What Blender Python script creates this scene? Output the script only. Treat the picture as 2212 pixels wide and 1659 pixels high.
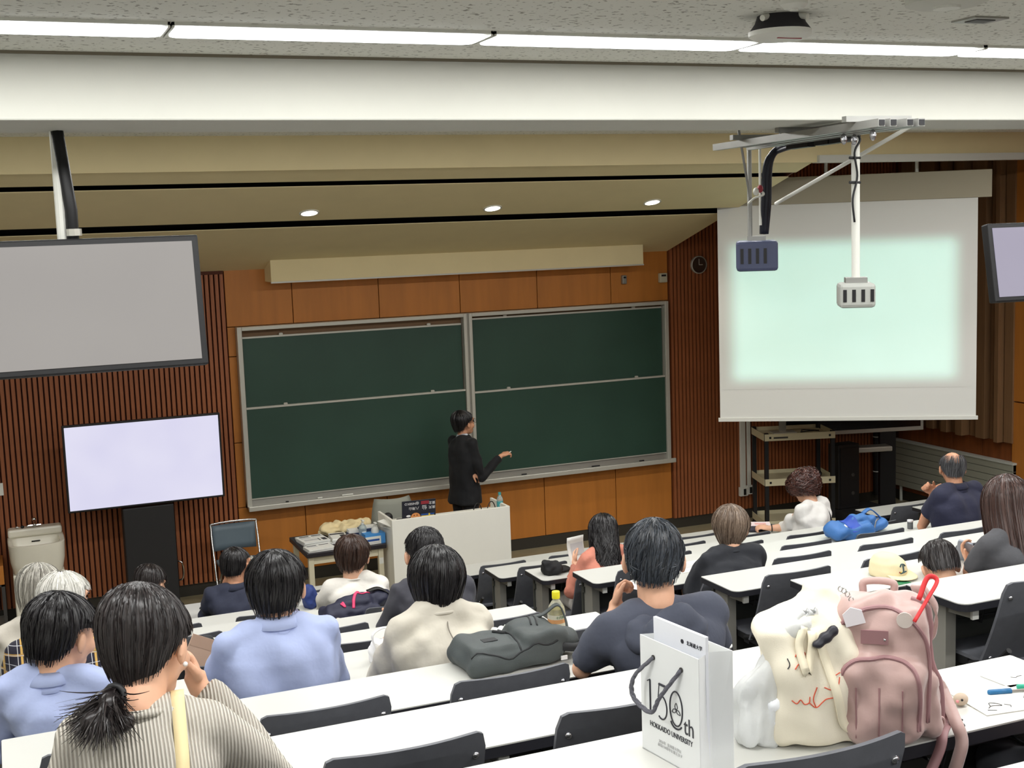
import bpy, bmesh, math, random
import numpy as np
from mathutils import Vector, Matrix

for o in list(bpy.data.objects): bpy.data.objects.remove(o, do_unlink=True)
scene = bpy.context.scene
COL = scene.collection
random.seed(7); RNG = np.random.default_rng(7)

# ---------------------------------------------------------------- camera
P = 0.86                                   # row pitch of the seating, metres
CZ = (3.211 + .227) * P + .70              # camera height above the front floor
FPX, YAW, PIT, ROL = 2718.5, math.radians(22.28), math.radians(7.03), math.radians(2.02)
def cam_axes():
    cy, sy = math.cos(YAW), math.sin(YAW)
    f = Vector((sy*math.cos(PIT), cy*math.cos(PIT), -math.sin(PIT)))
    r0 = Vector((cy, -sy, 0)); d0 = f.cross(r0)
    r = math.cos(ROL)*r0 + math.sin(ROL)*d0
    d = -math.sin(ROL)*r0 + math.cos(ROL)*d0
    return r, d, f
CR, CD, CF = cam_axes()
cam = bpy.data.cameras.new('camera'); camo = bpy.data.objects.new('camera', cam); COL.objects.link(camo)
cam.sensor_width = 36; cam.lens = FPX/2212*36; cam.clip_start = .05; cam.clip_end = 100
m = Matrix((CR, -CD, -CF)).transposed().to_4x4(); m.translation = (0, 0, CZ); camo.matrix_world = m
scene.camera = camo
def ray(x, y): return CR*((x-1106)/FPX) + CD*((y-829.5)/FPX) + CF
def at_z(x, y, z): d = ray(x, y); return Vector((0, 0, CZ)) + d*((z-CZ)/d.z)
def at_y(x, y, Y): d = ray(x, y); return Vector((0, 0, CZ)) + d*(Y/d.y)
def at_x(x, y, X): d = ray(x, y); return Vector((0, 0, CZ)) + d*(X/d.x)

# ---------------------------------------------------------------- world and exposure
w = bpy.data.worlds.new('world'); scene.world = w; w.use_nodes = True
w.node_tree.nodes['Background'].inputs[0].default_value = (.9, .95, 1, 1)
w.node_tree.nodes['Background'].inputs[1].default_value = .05
vs = scene.view_settings
vs.view_transform = 'Standard'; vs.look = 'None'; vs.gamma = 1; vs.use_curve_mapping = False
vs.exposure = -.05
LIGHT_ROWS = (5.0, 2.3, -.4, -3.0, 7.9)         # fluorescent rows across the room: distance from the camera plane; last one added, unseen, to brighten the front
TUBE_W = 17                                # watts of each fluorescent fixture
DOWN_W = 40                                 # watts of each downlight

# ---------------------------------------------------------------- room constants
Y0, Z0, RISE, DD = 10.972*P, .70 + .227*P, .227*P, .406*P   # row 0 desk far edge / top height, step, desk depth
def rowY(k): return Y0 - k*P
def rowZ(k): return Z0 + k*RISE                              # desk top height
def rowF(k): return RISE*(k+1)                               # floor height of the row
WY = at_z(1107, 1190, 0).y                                   # front wall
CEIL = CZ + .80
XL, XR, YB = -2.6, 10.7, -5.0
LB = (-.098*P, 2.891*P); RB = (4.144*P, 7.879*P); CB = (9.23*P, 12.1*P)

# ---------------------------------------------------------------- materials
def lin(c):
    c = [v/255 for v in c[:3]]
    return tuple(v/12.92 if v <= .04045 else ((v+.055)/1.055)**2.4 for v in c) + (1,)
MATS = {}
def mat(name, col=(128, 128, 128), rough=.5, metal=0, var=0, vs=6, bump=0, bs=60, emit=None, es=0, trans=0, alpha=1, coat=0, stretch=None, spec=.5, col2=None, island=False, ior=1.45, sheen=0):
    if name in MATS: return MATS[name]
    m = bpy.data.materials.new(name); m.use_nodes = True; nt = m.node_tree; b = nt.nodes['Principled BSDF']
    b.inputs['Base Color'].default_value = lin(col); b.inputs['Roughness'].default_value = rough
    b.inputs['Metallic'].default_value = metal; b.inputs['Specular IOR Level'].default_value = spec
    b.inputs['IOR'].default_value = ior
    if trans: b.inputs['Transmission Weight'].default_value = trans
    if alpha < 1: b.inputs['Alpha'].default_value = alpha
    if coat: b.inputs['Coat Weight'].default_value = coat
    if sheen: b.inputs['Sheen Weight'].default_value = sheen
    if emit: b.inputs['Emission Color'].default_value = lin(emit); b.inputs['Emission Strength'].default_value = es
    tc = None
    def coords():
        tc = nt.nodes.new('ShaderNodeTexCoord'); mp = nt.nodes.new('ShaderNodeMapping')
        nt.links.new(tc.outputs['Object'], mp.inputs[0])
        if stretch: mp.inputs['Scale'].default_value = stretch
        return mp
    if var or col2:
        rmp = nt.nodes.new('ShaderNodeMix'); rmp.data_type = 'RGBA'
        a = lin(col); c = lin(col2) if col2 else None
        rmp.inputs[6].default_value = tuple(v*(1-var) for v in a[:3])+(1,) if not c else a
        rmp.inputs[7].default_value = tuple(min(1, v*(1+var)) for v in a[:3])+(1,) if not c else c
        if island:
            g = nt.nodes.new('ShaderNodeNewGeometry'); nt.links.new(g.outputs['Random Per Island'], rmp.inputs[0])
        else:
            mp = coords(); n = nt.nodes.new('ShaderNodeTexNoise'); n.inputs['Scale'].default_value = vs; n.inputs['Detail'].default_value = 4
            nt.links.new(mp.outputs[0], n.inputs['Vector'])
            cr = nt.nodes.new('ShaderNodeMapRange'); cr.inputs[1].default_value = .3; cr.inputs[2].default_value = .7
            nt.links.new(n.outputs[0], cr.inputs[0]); nt.links.new(cr.outputs[0], rmp.inputs[0])
        nt.links.new(rmp.outputs[2], b.inputs['Base Color'])
    if bump:
        mp = coords(); n = nt.nodes.new('ShaderNodeTexNoise'); n.inputs['Scale'].default_value = bs; n.inputs['Detail'].default_value = 3
        nt.links.new(mp.outputs[0], n.inputs['Vector'])
        bp = nt.nodes.new('ShaderNodeBump'); bp.inputs['Strength'].default_value = bump; bp.inputs['Distance'].default_value = .01
        nt.links.new(n.outputs[0], bp.inputs['Height']); nt.links.new(bp.outputs[0], b.inputs['Normal'])
    MATS[name] = m; return m

def specks(name, col, dot, scale, rough=.8):
    m = mat(name, col, rough); nt = m.node_tree; b = nt.nodes['Principled BSDF']
    tc = nt.nodes.new('ShaderNodeTexCoord'); n = nt.nodes.new('ShaderNodeTexNoise'); n.inputs['Scale'].default_value = scale; n.inputs['Detail'].default_value = 2
    nt.links.new(tc.outputs['Object'], n.inputs['Vector'])
    cr = nt.nodes.new('ShaderNodeMapRange'); cr.inputs[1].default_value = .33; cr.inputs[2].default_value = .39
    nt.links.new(n.outputs[0], cr.inputs[0])
    mx = nt.nodes.new('ShaderNodeMix'); mx.data_type = 'RGBA'; mx.inputs[6].default_value = lin(dot); mx.inputs[7].default_value = lin(col)
    nt.links.new(cr.outputs[0], mx.inputs[0]); nt.links.new(mx.outputs[2], b.inputs['Base Color'])
    return m

M_desk = mat('desk_white', (206, 206, 200), .38, var=.012, vs=3)
M_edge = mat('desk_edge', (38, 38, 44), .5)
M_leg = mat('leg_grey', (150, 148, 140), .45, metal=.1, var=.03)
M_legl = mat('leg_cap', (196, 196, 190), .45)
M_modesty = mat('modesty_grey', (70, 72, 68), .55, var=.05)
M_chair = mat('chair_black', (98, 100, 106), .5, var=.06, vs=30, bump=.03, bs=250)
M_bolt = mat('bolt_steel', (190, 190, 195), .22, metal=.95)
M_black = mat('black_plastic', (22, 22, 24), .5)
M_steel = mat('chrome', (200, 200, 200), .18, metal=1)
M_floor = mat('floor_vinyl', (150, 140, 112), .45, var=.06, vs=8)
M_step = mat('step_vinyl', (74, 72, 66), .6, var=.08, vs=12)
M_ceilA = specks('ceiling_tile', (222, 222, 213), (150, 148, 138), 40)
M_plaster = mat('plaster_white', (205, 205, 196), .8, var=.01, bump=.03, bs=120)
M_cream = mat('ceiling_cream', (228, 212, 166), .75, var=.02, vs=4, bump=.03, bs=80)
M_slot = mat('slot_shade', (34, 28, 22), .9)  # near-black paints in the shade of the ceiling slots
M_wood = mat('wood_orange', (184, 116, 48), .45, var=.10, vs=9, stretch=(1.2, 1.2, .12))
M_wood2 = mat('wood_dark_back', (84, 42, 26), .8)
M_slat = mat('wood_slat', (150, 88, 52), .5, var=.22, vs=14, stretch=(4, 4, .15))
M_rib = mat('wood_rib_brown', (132, 98, 66), .6, var=.08, vs=10, stretch=(3, 3, .2))
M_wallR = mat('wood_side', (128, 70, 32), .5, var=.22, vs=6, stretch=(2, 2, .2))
M_base = mat('baseboard_dark', (52, 48, 40), .6)
M_alu = mat('aluminium', (196, 194, 184), .35, metal=.35)
M_white = mat('paint_white', (222, 222, 214), .5)

# ---------------------------------------------------------------- mesh helpers
class MB:
    def __init__(s): s.v = []; s.f = []
    def add(s, v, f, M=None):
        n = len(s.v)
        s.v += [tuple(M @ Vector(p)) if M else tuple(p) for p in v]; s.f += [tuple(i+n for i in q) for q in f]; return s
    def box(s, x0, x1, y0, y1, z0, z1, M=None):
        return s.add([(x0,y0,z0),(x1,y0,z0),(x1,y1,z0),(x0,y1,z0),(x0,y0,z1),(x1,y0,z1),(x1,y1,z1),(x0,y1,z1)],
                     [(0,3,2,1),(4,5,6,7),(0,1,5,4),(1,2,6,5),(2,3,7,6),(3,0,4,7)], M)
    def cbox(s, c, d, M=None): return s.box(c[0]-d[0]/2, c[0]+d[0]/2, c[1]-d[1]/2, c[1]+d[1]/2, c[2]-d[2]/2, c[2]+d[2]/2, M)
    def prism(s, poly, z0, z1, M=None):
        n = len(poly)
        v = [(x, y, z0) for x, y in poly]+[(x, y, z1) for x, y in poly]
        f = [tuple(range(n-1, -1, -1)), tuple(range(n, 2*n))]+[(i, (i+1) % n, n+(i+1) % n, n+i) for i in range(n)]
        return s.add(v, f, M)
    def tube(s, pts, r, n=8, M=None, flat=1, cap=True):
        pts = [Vector(p) for p in pts]; rs = r if isinstance(r, (list, tuple)) else [r]*len(pts)
        v = []; up = None
        for i, p in enumerate(pts):
            t = (pts[min(i+1, len(pts)-1)]-pts[max(i-1, 0)])
            if t.length < 1e-9: t = Vector((0, 0, 1))
            t.normalize()
            if up is None: up = Vector((0, 0, 1)) if abs(t.z) < .9 else Vector((0, 1, 0))
            a = t.cross(up)
            if a.length < 1e-6: a = t.orthogonal()
            a.normalize(); b = a.cross(t).normalized(); up = b
            for j in range(n):
                q = 2*math.pi*j/n
                v.append(p + a*(math.cos(q)*rs[i]) + b*(math.sin(q)*rs[i]*flat))
        f = []
        for i in range(len(pts)-1):
            for j in range(n):
                k = (j+1) % n; f.append((i*n+j, i*n+k, (i+1)*n+k, (i+1)*n+j))
        if cap: f.append(tuple(range(n-1, -1, -1))); L = (len(pts)-1)*n; f.append(tuple(range(L, L+n)))
        return s.add(v, f, M)
    def cyl(s, p0, p1, r, n=12, M=None, r1=None): return s.tube([p0, p1], [r, r if r1 is None else r1], n, M)
    def lathe(s, prof, n=20, M=None):
        v = []; f = []
        for r, z in prof:
            for j in range(n): q = 2*math.pi*j/n; v.append((r*math.cos(q), r*math.sin(q), z))
        for i in range(len(prof)-1):
            for j in range(n): k = (j+1) % n; f.append((i*n+j, i*n+k, (i+1)*n+k, (i+1)*n+j))
        f.append(tuple(range(n-1, -1, -1))); L = (len(prof)-1)*n; f.append(tuple(range(L, L+n)))
        return s.add(v, f, M)
    def sphere(s, c, r, R=None, n=14, h=9):
        c = Vector(c); r = r if isinstance(r, (list, tuple)) else (r, r, r); v = []; f = []
        for i in range(h+1):
            ph = math.pi*i/h
            for j in range(n):
                q = 2*math.pi*j/n
                p = Vector((r[0]*math.sin(ph)*math.cos(q), r[1]*math.sin(ph)*math.sin(q), r[2]*math.cos(ph)))
                v.append(c + (R @ p if R else p))
        for i in range(h):
            for j in range(n): k = (j+1) % n; f.append((i*n+j, (i+1)*n+j, (i+1)*n+k, i*n+k))
        return s.add(v, f)
    def loft(s, rings, closed=True):
        n = len(rings[0]); v = [p for r in rings for p in r]; f = []
        for i in range(len(rings)-1):
            for j in range(n): k = (j+1) % n; f.append((i*n+j, i*n+k, (i+1)*n+k, (i+1)*n+j))
        if closed: f.append(tuple(range(n-1, -1, -1))); L = (len(rings)-1)*n; f.append(tuple(range(L, L+n)))
        return s.add(v, f)
    def grid(s, rows):
        n = len(rows[0]); v = [p for r in rows for p in r]
        return s.add(v, [(i*n+j, i*n+j+1, (i+1)*n+j+1, (i+1)*n+j) for i in range(len(rows)-1) for j in range(n-1)])
    def mesh(s, name):
        me = bpy.data.meshes.new(name); me.from_pydata([tuple(p) for p in s.v], [], s.f); me.update(); return me
    def build(s, name, material, parent=None, smooth=False, bevel=0, loc=None, seg=2, sub=0, solid=0):
        o = bpy.data.objects.new(name, s.mesh(name)); COL.objects.link(o)
        if material: o.data.materials.append(material)
        if parent: o.parent = parent
        if loc is not None: o.location = loc
        if smooth: smooth_shade(o.data, smooth)
        if solid: mo = o.modifiers.new('solid', 'SOLIDIFY'); mo.thickness = solid; mo.offset = 0
        if bevel: mo = o.modifiers.new('bevel', 'BEVEL'); mo.width = bevel; mo.segments = seg; mo.limit_method = 'ANGLE'; mo.angle_limit = .6
        if sub: mo = o.modifiers.new('sub', 'SUBSURF'); mo.levels = sub; mo.render_levels = sub
        return o
def smooth_shade(me, ang=True):
    me.polygons.foreach_set('use_smooth', [True]*len(me.polygons))
    if ang is not True:
        me.set_sharp_from_angle(angle=ang)
def tag(o, label=None, cat=None, group=None, kind=None):
    if label: o['label'] = label
    if cat: o['category'] = cat
    if group: o['group'] = group
    if kind: o['kind'] = kind
    return o
def thing(name, label, cat, loc=(0, 0, 0), rz=0, group=None):
    o = bpy.data.objects.new(name, None); COL.objects.link(o); o.empty_display_size = .1
    o.location = loc; o.rotation_euler = (0, 0, rz); return tag(o, label, cat, group)
def children(o): return [c for c in bpy.data.objects if c.parent == o]
def rect(x0, x1, y0, y1, r=(0, 0, 0, 0), n=5):
    """rounded rectangle, radii at (x0,y0) (x1,y0) (x1,y1) (x0,y1)"""
    out = []
    for (cx, cy, sx, sy, a0), rr in zip(((x0, y0, 1, 1, 180), (x1, y0, -1, 1, 270), (x1, y1, -1, -1, 0), (x0, y1, 1, -1, 90)), r):
        if rr <= 0: out.append((cx, cy)); continue
        for i in range(n+1):
            q = math.radians(a0+90*i/n); out.append((cx+sx*rr+rr*math.cos(q), cy+sy*rr+rr*math.sin(q)))
    return out
def bez(p0, p1, p2, p3, n=12):
    p0, p1, p2, p3 = map(Vector, (p0, p1, p2, p3)); out = []
    for i in range(n+1):
        t = i/n; out.append(p0*(1-t)**3+p1*3*t*(1-t)**2+p2*3*t*t*(1-t)+p3*t**3)
    return out
def catmull(pts, n=6):
    pts = [Vector(p) for p in pts]; q = [pts[0]*2-pts[1]]+pts+[pts[-1]*2-pts[-2]]; out = []
    for i in range(1, len(q)-2):
        a, b, c, d = q[i-1:i+3]
        for j in range(n):
            t = j/n; out.append(.5*((2*b)+(c-a)*t+(2*a-5*b+4*c-d)*t*t+(-a+3*b-3*c+d)*t**3))
    out.append(pts[-1]); return out

# =============================================================== SETTING
def struct(o): o['kind'] = 'structure'; return o
# floor: tiers rising away from the front wall
b = MB(); prof = [(WY+.2, 0), (rowY(0)+.02, 0)]
for k in range(0, 10): prof += [(rowY(k)+.02, rowF(k)), (rowY(k+1)+.02, rowF(k))]
prof += [(rowY(10)+.02, rowF(10)), (YB, rowF(10))]
for (ya, za), (yb, zb) in zip(prof, prof[1:]):
    b.add([(XL, ya, za), (XR, ya, za), (XR, yb, zb), (XL, yb, zb)], [(0, 1, 2, 3)])
b.add([(XL, WY+.2, -.1), (XR, WY+.2, -.1), (XR, YB, -.1), (XL, YB, -.1)], [(0, 1, 2, 3)])
fl = struct(b.build('floor', M_step))
fl.data.materials.append(M_floor)
for p in fl.data.polygons:
    if p.index == 0: p.material_index = 1
# step nosings, one strip of trim on each tier edge
for k in range(0, 10):
    struct(MB().box(LB[1]+.02, RB[0]-.02, rowY(k)-.02, rowY(k)+.03, rowF(k)-.02, rowF(k)+.006).build('trim_%d' % (k+1), mat('nosing', (120, 116, 104), .5)))
# main ceiling and side / back walls
cl = struct(MB().box(XL, XR, YB, WY+.2, CEIL, CEIL+.1).build('ceiling', M_ceilA))
struct(MB().box(XL-.15, XL, YB, WY+.2, -.1, CEIL+.1).build('wall_left', M_plaster))
struct(MB().box(XL, XR, YB-.15, YB, -.1, CEIL+.1).build('wall_back', M_plaster))
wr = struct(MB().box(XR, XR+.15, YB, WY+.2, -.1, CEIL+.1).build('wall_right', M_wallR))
wf = struct(MB().box(XL, XR, WY+.03, WY+.2, -.1, CEIL+.1).build('wall_front', M_wood2))
# beam across the room with its bottom flange
YBM = at_z(1100, 130, CEIL).y; ZBM = at_y(1100, 260, YBM).z; YBK = at_z(900, 284, ZBM).y
bm_ = struct(MB().box(XL, XR, YBM, YBK, ZBM, CEIL).build('trim_20', M_plaster, bevel=.008))
struct(MB().box(XL, XR, YBM-.012, YBM, CEIL-.012, CEIL).build('trim_21', mat('joint_line', (120, 112, 96), .9)))
# sloping front ceiling: panels with slots between, their shade coloured into a dark backing
ZT = 3.33; SL = .30
def hit_slope(x, y): d = ray(x, y); t = (ZT+SL*WY-CZ)/(d.z+SL*d.y); return Vector((0, 0, CZ))+d*t
ya = hit_slope(1000, 363).y; yb1 = hit_slope(1000, 386).y; yb2 = hit_slope(1000, 397).y; yc1 = hit_slope(1000, 466).y; yc2 = hit_slope(1000, 480).y
XRC = at_y(1440, 541, WY).x                 # right end of the sloping ceiling
def slope_z(y): return ZT+SL*(WY-y)
for y0, y1 in ((ya, yb1), (yb2, yc1), (yc2, WY+.03)):
    b = MB(); b.add([(XL, y0, slope_z(y0)), (XRC, y0, slope_z(y0)), (XRC, y1, slope_z(y1)), (XL, y1, slope_z(y1)),
                     (XL, y0, slope_z(y0)+.008), (XRC, y0, slope_z(y0)+.008), (XRC, y1, slope_z(y1)+.008), (XL, y1, slope_z(y1)+.008)],
                    [(0,3,2,1),(4,5,6,7),(0,1,5,4),(1,2,6,5),(2,3,7,6),(3,0,4,7)])
    b.build('panel', M_cream, cl)
for y0, y1 in ((yb1-.06, yb2+.25), (yc1-.06, yc2+.25)):
    z = slope_z((y0+y1)/2)+.10; b = MB()
    b.add([(XL, y0, slope_z(y0)+.08), (XRC, y0, slope_z(y0)+.08), (XRC, y1, slope_z(y1)+.08), (XL, y1, slope_z(y1)+.08),
           (XL, y0, slope_z(y0)+.12), (XRC, y0, slope_z(y0)+.12), (XRC, y1, slope_z(y1)+.12), (XL, y1, slope_z(y1)+.12)],
          [(0,3,2,1),(4,5,6,7),(0,1,5,4),(1,2,6,5),(2,3,7,6),(3,0,4,7)])
    b.build('slot_backing', M_slot, cl)
# upright fascia above the slope, across the whole room
struct(MB().box(XL, XR, ya-.08, ya, slope_z(ya), CEIL).build('trim_22', M_cream))
zfa = at_y(1900, 345, ya-.08).z
struct(MB().box(XRC, XR, ya-.12, ya, zfa-.02, zfa+.05).build('trim_23', M_plaster))
struct(MB().add([(XRC-.02+dx, y_, z_) for dx in (0, .02) for y_, z_ in ((ya, slope_z(ya)+.01), (WY+.03, slope_z(WY+.03)+.01), (WY+.03, CEIL), (ya, CEIL))], [(0, 1, 2, 3), (7, 6, 5, 4), (0, 4, 5, 1), (1, 5, 6, 2), (2, 6, 7, 3), (3, 7, 4, 0)]).build('trim_24', M_wood2))
# front wall: orange wood panels round the chalkboard
XW0 = at_y(482, 588, WY).x; XW1 = XRC
BL, BR_ = at_y(506.4, 705, WY).x, at_y(1432.8, 648.3, WY).x
BZ0, BZ1 = .865, 2.755
ux = [XW0]+[at_y(x, 650, WY).x for x in (631, 818, 993, 1160, 1319)]+[XW1]
lx = [XW0]+[at_y(x, 1120, WY).x for x in (660, 838, 1008, 1177, 1331)]+[XW1]
def wpanel(x0, x1, z0, z1): MB().box(x0+.004, x1-.004, WY-.012, WY+.03, z0+.004, z1-.004).build('panel', M_wood, wf, bevel=.002)
for x0, x1 in zip(ux, ux[1:]): wpanel(x0, x1, BZ1, 3.36)
for x0, x1 in zip(lx, lx[1:]): wpanel(x0, x1, .13, BZ0)
for z0, z1 in ((BZ0, 1.55), (1.55, 2.45), (2.45, BZ1)): wpanel(XW0, BL+.02, z0, z1); wpanel(BR_-.02, XW1, z0, z1)
struct(MB().box(XL, XR, WY-.004, WY+.03, 0, .13).build('baseboard_front', M_base))
# ribbed dark wood either side: each rib a slat
slat = MB().box(-.017, .017, -.035, .03, .13, CEIL-.02).mesh('slat'); slat.materials.append(M_slat)
slatS = MB().box(-.017, .017, -.035, .03, .13, 3.30).mesh('slat'); slatS.materials.append(M_slat)
x = XW0-.03
while x > at_y(-130, 900, WY).x:
    o = bpy.data.objects.new('slat', slatS); COL.objects.link(o); o.parent = wf; o.location = (x, WY, 0); x -= .05
x = XW1+.035
while x < XR-.02:
    o = bpy.data.objects.new('slat', slat); COL.objects.link(o); o.parent = wf; o.location = (x, WY, 0); x += .05
struct(MB().box(XL, XW0-.005, WY-.02, WY+.03, 3.30, 3.36).build('trim_25', M_wood2))
# soffit box above the board
SY = WY-.32
s0, s1 = at_y(586, 610, SY), at_y(1390, 569, SY)
b = MB(); zt0 = slope_z(SY)+.03
b.box(s0.x, s1.x, SY, WY, s0.z, zt0)
so = struct(b.build('trim_26', M_cream, bevel=.004))
struct(MB().box(s0.x-.003, s1.x+.003, SY-.006, SY+.02, s0.z-.012, s0.z+.004).build('trim_27', M_alu))
# right wall: brown acoustic boards of uneven depth, with a plain wood dado, and the orange column
def bd_px(x, y): return at_x(x, y, XR)
edges = [1960, 1986, 2008, 2026, 2044, 2060, 2079, 2096, 2116, 2138, 2160, 2172, 2194]
ri = 0
for x0, x1 in zip(edges, edges[1:]):
    yl = at_x(x0, 700, XR-.05).y; yr = at_x(x1, 700, XR-.05).y
    dep = (.16, .05, .11, .04, .14, .07)[ri % 6]; ri += 1
    zb = at_x((x0+x1)/2, 925+(x0-2010)*.2, XR-.05).z
    MB().box(XR-dep, XR, yr+.01, yl-.01, zb, CEIL-.05).build('board', M_rib, wr, bevel=.004)
yc = at_x(2194, 800, XR).y
for k in range(5):
    yy = yc+.45*k*1.1
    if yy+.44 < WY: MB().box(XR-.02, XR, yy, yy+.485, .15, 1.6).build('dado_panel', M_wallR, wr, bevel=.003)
for z0, z1 in ((.0, 1.50), (1.51, 2.9), (2.91, CEIL)):
    MB().box(XR-.05, XR, yc-1.2, yc-.01, z0, z1-.005).build('column_panel', M_wood, wr, bevel=.004)
struct(MB().box(XR-.015, XR, YB, WY, 0, .12).build('baseboard_right', M_base))

# =============================================================== LIGHTS
M_tube = mat('tube_glow', (255, 255, 255), .5, emit=(246, 250, 255), es=7)
def fluorescent(x, y, label, tilt=0, grp='fluorescent fixtures'):
    t = thing('fluorescent_light', label, 'ceiling light', (x, y, CEIL), 0, grp)
    L, W = 1.272, .26
    MB().box(-L/2, L/2, -W/2, W/2, -.012, .0).build('housing', M_white, t)
    MB().prism(rect(-L/2+.012, L/2-.012, -W/2+.02, W/2-.02, (.05,)*4), -.022, -.012).build('diffuser', M_tube, t)
    for s in (-1, 1): MB().box(s*(L/2-.004)-.004, s*(L/2-.004)+.004, -W/2, W/2, -.020, 0).build('end_cap', M_white, t)
    l = bpy.data.lights.new('fluorescent_lamp', 'AREA'); l.shape = 'RECTANGLE'; l.size = L-.1; l.size_y = W-.08; l.energy = TUBE_W*(1.45 if y > 6 else 1); l.color = (1, .985, .95)
    lo = bpy.data.objects.new('fluorescent_lamp', l); COL.objects.link(lo); lo.parent = t; lo.location = (0, 0, -.025)
xs = [at_z(x, y, CEIL).x for x, y in ((350, 57), (1043, 80), (1617, 93), (2125, 97))]
pit = 1.28; x0 = sum(x-i*pit for i, x in enumerate(xs))/4
NUM = ('first', 'second', 'third', 'fourth', 'fifth', 'sixth', 'seventh', 'eighth')
def near_label(x):
    d = (x-at_z(1685, 34, CEIL).x)/pit; j = int(abs(d)+.5)
    if j == 0: return 'glowing ceiling light right beside the round ceiling unit'
    return '%s glowing ceiling light from the round ceiling unit, towards the %s' % (NUM[j-1], 'sink side' if d < 0 else 'radiator side')
for ry in LIGHT_ROWS:
    for i in range(-2, 9):
        x = x0+(i-.5)*pit
        if XL+.7 < x < XR-.7: fluorescent(x, ry, near_label(x) if ry == LIGHT_ROWS[0] else 'added ceiling light brightening the front rows, unseen behind the beam' if ry > 6 else 'long white ceiling light over the upper rows of desks')
M_dl = mat('downlight_glow', (255, 255, 255), .5, emit=(255, 244, 222), es=6)
AN = math.atan(SL)
for i, (x, y, lab) in enumerate(((668, 459, 'round recessed downlight above the left chalkboard'), (1064, 449, 'round recessed downlight above the chalkboard centre post'), (1409, 436, 'round recessed downlight nearest the projection screen'))):
    p = hit_slope(x, y)
    t = thing('downlight', lab, 'ceiling light', p-Vector((0, 0, .004))); t.rotation_euler = (-AN, 0, 0)
    MB().lathe([(.09, .004), (.09, -.006), (.074, -.006), (.074, -.002)], 24).build('rim', M_white, t, smooth=.6)
    MB().lathe([(.074, -.001), (.074, -.0045)], 24).build('lens', M_dl, t)
    l = bpy.data.lights.new('downlight_lamp', 'SPOT'); l.energy = DOWN_W; l.spot_size = 2.2; l.spot_blend = .6; l.shadow_soft_size = .06; l.color = (1, .93, .8)
    lo = bpy.data.objects.new('downlight_lamp', l); COL.objects.link(lo); lo.parent = t; lo.location = (0, 0, -.03)
    lo.rotation_euler = (AN, 0, 0)

# =============================================================== DESKS AND CHAIRS
ORD = {-1: 'front', 0: 'second', 1: 'third', 2: 'fourth', 3: 'fifth', 4: 'sixth', 5: 'seventh', 6: 'eighth', 7: 'ninth', 8: 'tenth', 9: 'eleventh'}
def leg_set(name, mm): mm.materials.append(M_leg); return mm
DESKM = {}
PIT_S = .747*P
def desk_parts(W, rl, rr):
    key = (round(W, 3), rl, rr)
    if key in DESKM: return DESKM[key]
    r = (.045 if rl else .012, .045 if rr else .012, .03 if rr and not rl else .008, .008)
    top = MB().prism(rect(0, W, -DD, 0, r), -.005, 0).mesh('desktop'); top.materials.append(M_desk)
    edge = MB().prism(rect(-.0015, W+.0015, -DD-.0015, .0015, r), -.034, -.004).mesh('edge_band'); edge.materials.append(M_edge)
    leg = MB().box(-.022, .022, -.17, -.05, -.70, -.034).box(-.027, .027, -.185, -.17, -.70, -.034).mesh('leg'); leg.materials.append(M_leg)
    br = MB()
    br.add([(-.014, -.17, -.034), (.014, -.17, -.034), (.014, -DD+.03, -.036), (-.014, -DD+.03, -.036), (-.014, -.17, -.085), (.014, -.17, -.085), (.014, -DD+.03, -.075), (-.014, -DD+.03, -.075)],
           [(0,1,2,3),(7,6,5,4),(0,4,5,1),(1,5,6,2),(2,6,7,3),(3,7,4,0)]); br = br.mesh('bracket'); br.materials.append(M_leg)
    cap = MB().box(-.016, .016, -DD+.018, -DD+.032, -.079, -.034).mesh('end_cap'); cap.materials.append(M_legl)
    mp = MB().box(.05, W-.05, -.05, -.03, -.48, -.06).box(.05, W-.05, -.062, -.03, -.30, -.285).box(.05, W-.05, -.066, -.03, -.14, -.10).mesh('modesty_panel'); mp.materials.append(M_modesty)
    n = round(W/PIT_S)
    rk = MB()
    rk.tube([(-.14, -.09, -.034), (-.14, -.10, -.12), (-.14, -.26, -.125), (-.14, -.285, -.034)], .004, 6)
    rk.tube([(.14, -.09, -.034), (.14, -.10, -.12), (.14, -.26, -.125), (.14, -.285, -.034)], .004, 6)
    rk.tube([(-.2, -.19, -.123), (.2, -.19, -.123)], .004, 6)
    rk = rk.mesh('wire_rack'); rk.materials.append(M_black)
    DESKM[key] = (top, edge, leg, br, cap, mp, rk, n); return DESKM[key]
def link(name, me, parent, loc=(0, 0, 0)):
    o = bpy.data.objects.new(name, me); COL.objects.link(o); o.parent = parent; o.location = loc; return o
def desk(bank, k, rl, rr, label, grp):
    W = bank[1]-bank[0]; top, edge, leg, br, cap, mp, rk, n = desk_parts(W, rl, rr)
    t = thing('lecture_desk', label, 'desk', (bank[0], rowY(k), rowZ(k)), 0, grp)
    link('desktop', top, t); link('edge_band', edge, t)
    for lx_ in ((.085, W*2/5, W*3/5, W-.085) if n == 5 else (.085, W/n, W-.085) if n == 3 else (.085, W/2, W-.085)):
        L = link('leg', leg, t, (lx_, 0, 0)); link('bracket', br, L); link('end_cap', cap, L)
    link('modesty_panel', mp, t)
    for i in range(n): link('wire_rack', rk, t, (W*(i+.5)/n, 0, 0))
for k in range(-1, 10): desk(LB, k, True, True, 'white desk, %s row from the chalkboard, on the sink side of the aisle' % ORD[k], 'desks of the bank before the left chalkboard')
for k in range(-1, 8): desk(RB, k, True, True, 'white desk, %s row from the chalkboard, in the bank facing the right chalkboard' % ORD[k], 'desks of the bank before the right chalkboard')
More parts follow.
